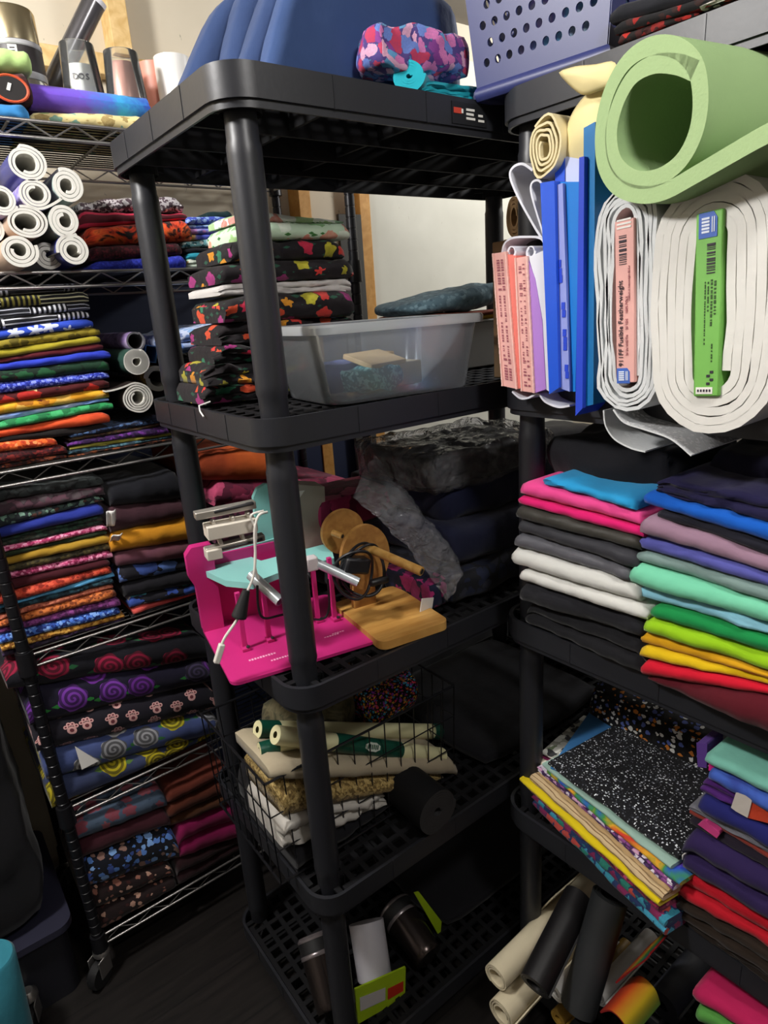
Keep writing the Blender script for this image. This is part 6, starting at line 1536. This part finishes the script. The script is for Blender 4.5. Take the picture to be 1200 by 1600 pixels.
# ------------------------------------------------------------------ right unit, bottom shelf: vinyl rolls
ZB = .080
m_cv = solid('#d8ccae', .55, 0, .3, var=.04); m_bv = solid('#141214', .5); m_chv = solid('#26282a', .6)
G11 = 'cream vinyl rolls sticking out of the right unit bottom shelf'
def froll(label, x, y, z, X, r, mats, L=.35, turns=3, r0=None, th=.003, rot=(0, 0, -PI / 2), grp=None, **k):
    c = at(x, y, 2, z) if z is not None else at(x, y, 0, X)
    return roll(label, mats, r, L, turns, r0, th, 'vinyl_roll', 'roll', grp, c, rot, **k)
froll('cream vinyl roll sticking out lowest on the bottom shelf', 783, 1585, .125, None, .034, [m_cv, m_cv], .36, 3, .016, .003, (.0, 0, -PI / 2 + .05), G11)
froll('cream vinyl roll resting on the lower one on the bottom shelf', 775, 1528, .185, None, .030, [m_cv, m_cv], .34, 2.5, .018, .003, (.0, 0, -PI / 2 + .05), G11, a0=1)
def lean_roll(label, px_a, za, px_b, zb_, r, mats, turns=3, **k):
    a, c = at(*px_a, 2, za), at(*px_b, 2, zb_); d = c - a; L = d.length
    o = roll(label, mats, r, L, turns, r * .5, .004, 'vinyl_roll', 'roll', k.get('grp'), a, (0, 0, 0), seed=2)
    o.rotation_euler = Vector((0, 1, 0)).rotation_difference(d.normalized()).to_euler(); return o
lean_roll('black vinyl roll lying over the cream rolls on the bottom shelf', (835, 1540), .24, (905, 1400), .30, .034, [m_bv, m_bv])
lean_roll('charcoal vinyl roll leaning up under the lower shelf', (905, 1575), .15, (955, 1400), .36, .040, [m_chv, m_chv])
froll('small white paper roll end beside the rainbow sheet', 933, 1556, .16, None, .022, [m_wht, m_wht], .2, 4, .004, .003, grp=None)
froll('dark blue black vinyl roll at the right of the rainbow sheet', 1036, 1572, .135, None, .036, [solid('#15171f', .5), solid('#3a3c44', .6)], .34, 5, .010, .005)
px_ribbon('cream vinyl sheet corner curling up behind the black roll', [(832, 1475), (828, 1448), (840, 1428), (862, 1404)], .50, .003, .10, [m_cv, m_cv], 'vinyl_sheet', 'vinyl')
m_rb = gradient([(0, '#8a1c1c'), (.2, '#b8441c'), (.35, '#b89a1c'), (.55, '#2a7a3a'), (.75, '#1c4a8a'), (1, '#3a1c5a')], 0, .18)
px_ribbon('curved rainbow gradient vinyl sheet on the bottom shelf', [(938, 1582), (955, 1580), (975, 1600), (984, 1625)], .40, .003, .10, [m_rb, m_rb], 'vinyl_sheet', 'vinyl', M=2)
o = px_ribbon('rainbow vinyl sheet standing behind the curved one', [(962, 1536), (985, 1517), (1008, 1500), (1016, 1490)], .46, .003, .12, [m_rb, m_rb], 'vinyl_sheet', 'vinyl')
froll('white vinyl roll end half hidden under the charcoal roll', 868, 1552, .14, None, .020, [m_wht, m_wht], .2, 3, .008, .003)
froll('mustard vinyl roll low between the cream and charcoal rolls', 872, 1592, .10, None, .020, [solid('#8a6a24', .5), solid('#8a6a24', .5)], .25, 3, .008, .003)
G12 = 'folds at the near end of the right unit bottom shelf'
stack(FQ, ZB + .002, [
    (flecks('#1c1a2c', ['#5a5a8a', '#8a8ab0', '#2a2a4a'], 60, .5), 'navy print folded fabric at the bottom right corner', 1098, 1340, 1590, 1750, dict(layers=2)),
    (cloth('#5aa048'), 'green folded fabric between the navy print and pink ones, bottom right corner', 1094, 1340, 1556, 1710, dict(layers=1)),
    (cloth('#c01c58', '#a0184a'), 'crimson pink folded fabric at the bottom right corner', 1090, 1340, 1532, 1685, dict(layers=1)),
], .3, G12)
# ------------------------------------------------------------------ dark things at the left of the wire rack
m_bag = cloth('#17171b', '#101014', .6)
mb = slab(.42, .34, .74, 26, 18, 22, .5, 5); rumple(mb, .018, 7, 3); rumple(mb, .006, 24, 8)
o = mb.build('added_dark_bag', m_bag, smooth=True, ang=80); o.location = (-.575, .80, .21); tag(o, 'big black bag shape added for the darkness left of the wire rack', 'bag')  # unseen bag added to cover the wall and keep this side dark
m_crt = solid('#1a1a22', .5)
CR = thing('storage_crate', 'dark storage crate on the floor left of the wire rack', 'crate', (-.615, .80, 0))
b = MB(); b.prism([(x, y, .0) for x, y in rrect(-.26, -.18, .26, .18, .03)], (0, 0, .19)); b.build('crate_body', m_crt, CR, bevel=.004)
b = MB(); b.prism([(x, y, .19) for x, y in rrect(-.275, -.195, .275, .195, .035)], (0, 0, .018)); b.build('crate_lid', solid('#2c2c3c', .4), CR, bevel=.004)


# black crates with square holes, standing behind the gap between the two plastic units
m_crb = solid('#131316', .5)
GCR = 'black plastic crates in the gap behind the units'
for k in range(3):
    cr_ = thing('plastic_crate', ('black plastic crate with square holes, lowest in the dark gap behind the units', 'black plastic crate with square holes, middle of the dark stack behind the units', 'black plastic crate with square holes, top of the dark stack behind the units')[k], 'crate', (1.24, .30, .002 + k * .315), 0, GCR)
    W_, D_, H_ = .42, .36, .31
    for nm, w0, fn in (('crate_front', W_, lambda v: (v[0], -D_ / 2, v[2])), ('crate_back', W_, lambda v: (v[0], D_ / 2, v[2])), ('crate_side', D_, lambda v: (-W_ / 2, v[0], v[2])), ('crate_side', D_, lambda v: (W_ / 2, v[0], v[2]))):
        mb = MB(); nx, nz_ = 7, 6; ft = .013
        for i in range(nx + 1): mb.box((-w0 / 2 + w0 * i / nx, 0, H_ / 2), (ft, .004, H_))
        for j in range(nz_ + 1): mb.box((0, 0, ft / 2 + (H_ - ft) * j / nz_), (w0, .0038, ft))
        out = []
        for v in mb.v:
            q = fn(v); s_ = v[1]; out.append((q[0] + (s_ if nm == 'crate_side' else 0), q[1] + (s_ if nm != 'crate_side' else 0), q[2]))
        mb.v = out; mb.build(nm, m_crb, cr_)
    b = MB(); b.box((0, 0, .004), (W_, D_, .008)); b.build('crate_bottom', m_crb, cr_)
    block(('black fabric filling the lowest crate in the gap', 'black fabric filling the middle crate in the gap', 'black fabric filling the top crate in the gap')[k], 1.24, .30, .012 + k * .315, .39, .33, .27, m_blkc, 70 + k, amp=.008)

mb = slab(1.15, .22, 1.04, 34, 10, 26, .4, 6); rumple(mb, .016, 6, 5); rumple(mb, .006, 22, 9)
o = mb.build('added_dark_bag', m_bag, smooth=True, ang=80); o.location = (1.30, .84, .01); tag(o, 'long black bag shape added for darkness before the white board, behind the units', 'bag')  # unseen bag added to cover the lit wall with dark
a_, c_ = at(311, 634, 0, -.003), at(318, 651, 0, -.006)
b = MB(); b.tube([a_ + Vector((.02, 0, .004)), a_, a_.lerp(c_, .5) + Vector((-.002, 0, 0)), c_], .0014, 6); o = b.build('thread', m_wht, smooth=True); tag(o, 'short white thread hanging over the left lip of the middle unit', 'thread')
CS = thing('castor', 'black castor with a shiny top beside the teal bag at the lower left', 'castor', (-.462, .60, 0))
castor(CS, 0, 0, 1.2)

rc_ = at(803, 338, 0, .52); zt_b = rc_.z - .037
BX = thing('cardboard_box', 'brown cardboard box deep in the shelf, under the tan paper roll', 'box', (.62, rc_.y, 1.393))
b = MB(); b.box((0, 0, (zt_b - 1.393) / 2), (.22, .085, zt_b - 1.393)); b.build('box_body', solid('#7a5c3c', .7), BX, bevel=.002)
b = MB(); b.box((0, 0, zt_b - 1.393 + .0006), (.22, .03, .001)); b.build('packing_tape', solid('#a88a5a', .4), BX)
# ------------------------------------------------------------------ light
def area(name, loc, energy, size, col=(1, .95, .88), target=None, sy=None):
    l = bpy.data.lights.new(name, 'AREA'); l.energy = energy; l.size = size; l.color = col
    if sy: l.shape = 'RECTANGLE'; l.size_y = sy
    o = bpy.data.objects.new(name, l); COL.objects.link(o); o.location = loc
    d = (Vector(target) - Vector(loc)) if target else Vector((0, 0, -1))
    o.rotation_euler = d.to_track_quat('-Z', 'Y').to_euler(); return o
def bulb(loc, energy, r, col):
    l = bpy.data.lights.new('ceiling_bulb', 'POINT'); l.energy = energy; l.shadow_soft_size = r; l.color = col
    o = bpy.data.objects.new('ceiling_bulb', l); COL.objects.link(o); o.location = loc
bulb((.02, -1.05, 2.30), 19, .09, (1, .98, .96))
bulb((-.85, .20, 2.30), 50, .09, (1, .98, .96))
bulb((1.72, .15, 2.30), 27, .09, (1, .99, .97))
w = bpy.data.worlds.new('world'); SC.world = w; w.use_nodes = True
w.node_tree.nodes['Background'].inputs[0].default_value = (.5, .52, .6, 1); w.node_tree.nodes['Background'].inputs[1].default_value = .012
vs = SC.view_settings; vs.view_transform = 'Standard'; vs.look = 'None'; vs.gamma = 1; vs.exposure = 0.72; vs.use_curve_mapping = False
SC.cycles.max_bounces = 8; SC.cycles.transparent_max_bounces = 24; SC.cycles.sample_clamp_indirect = 6
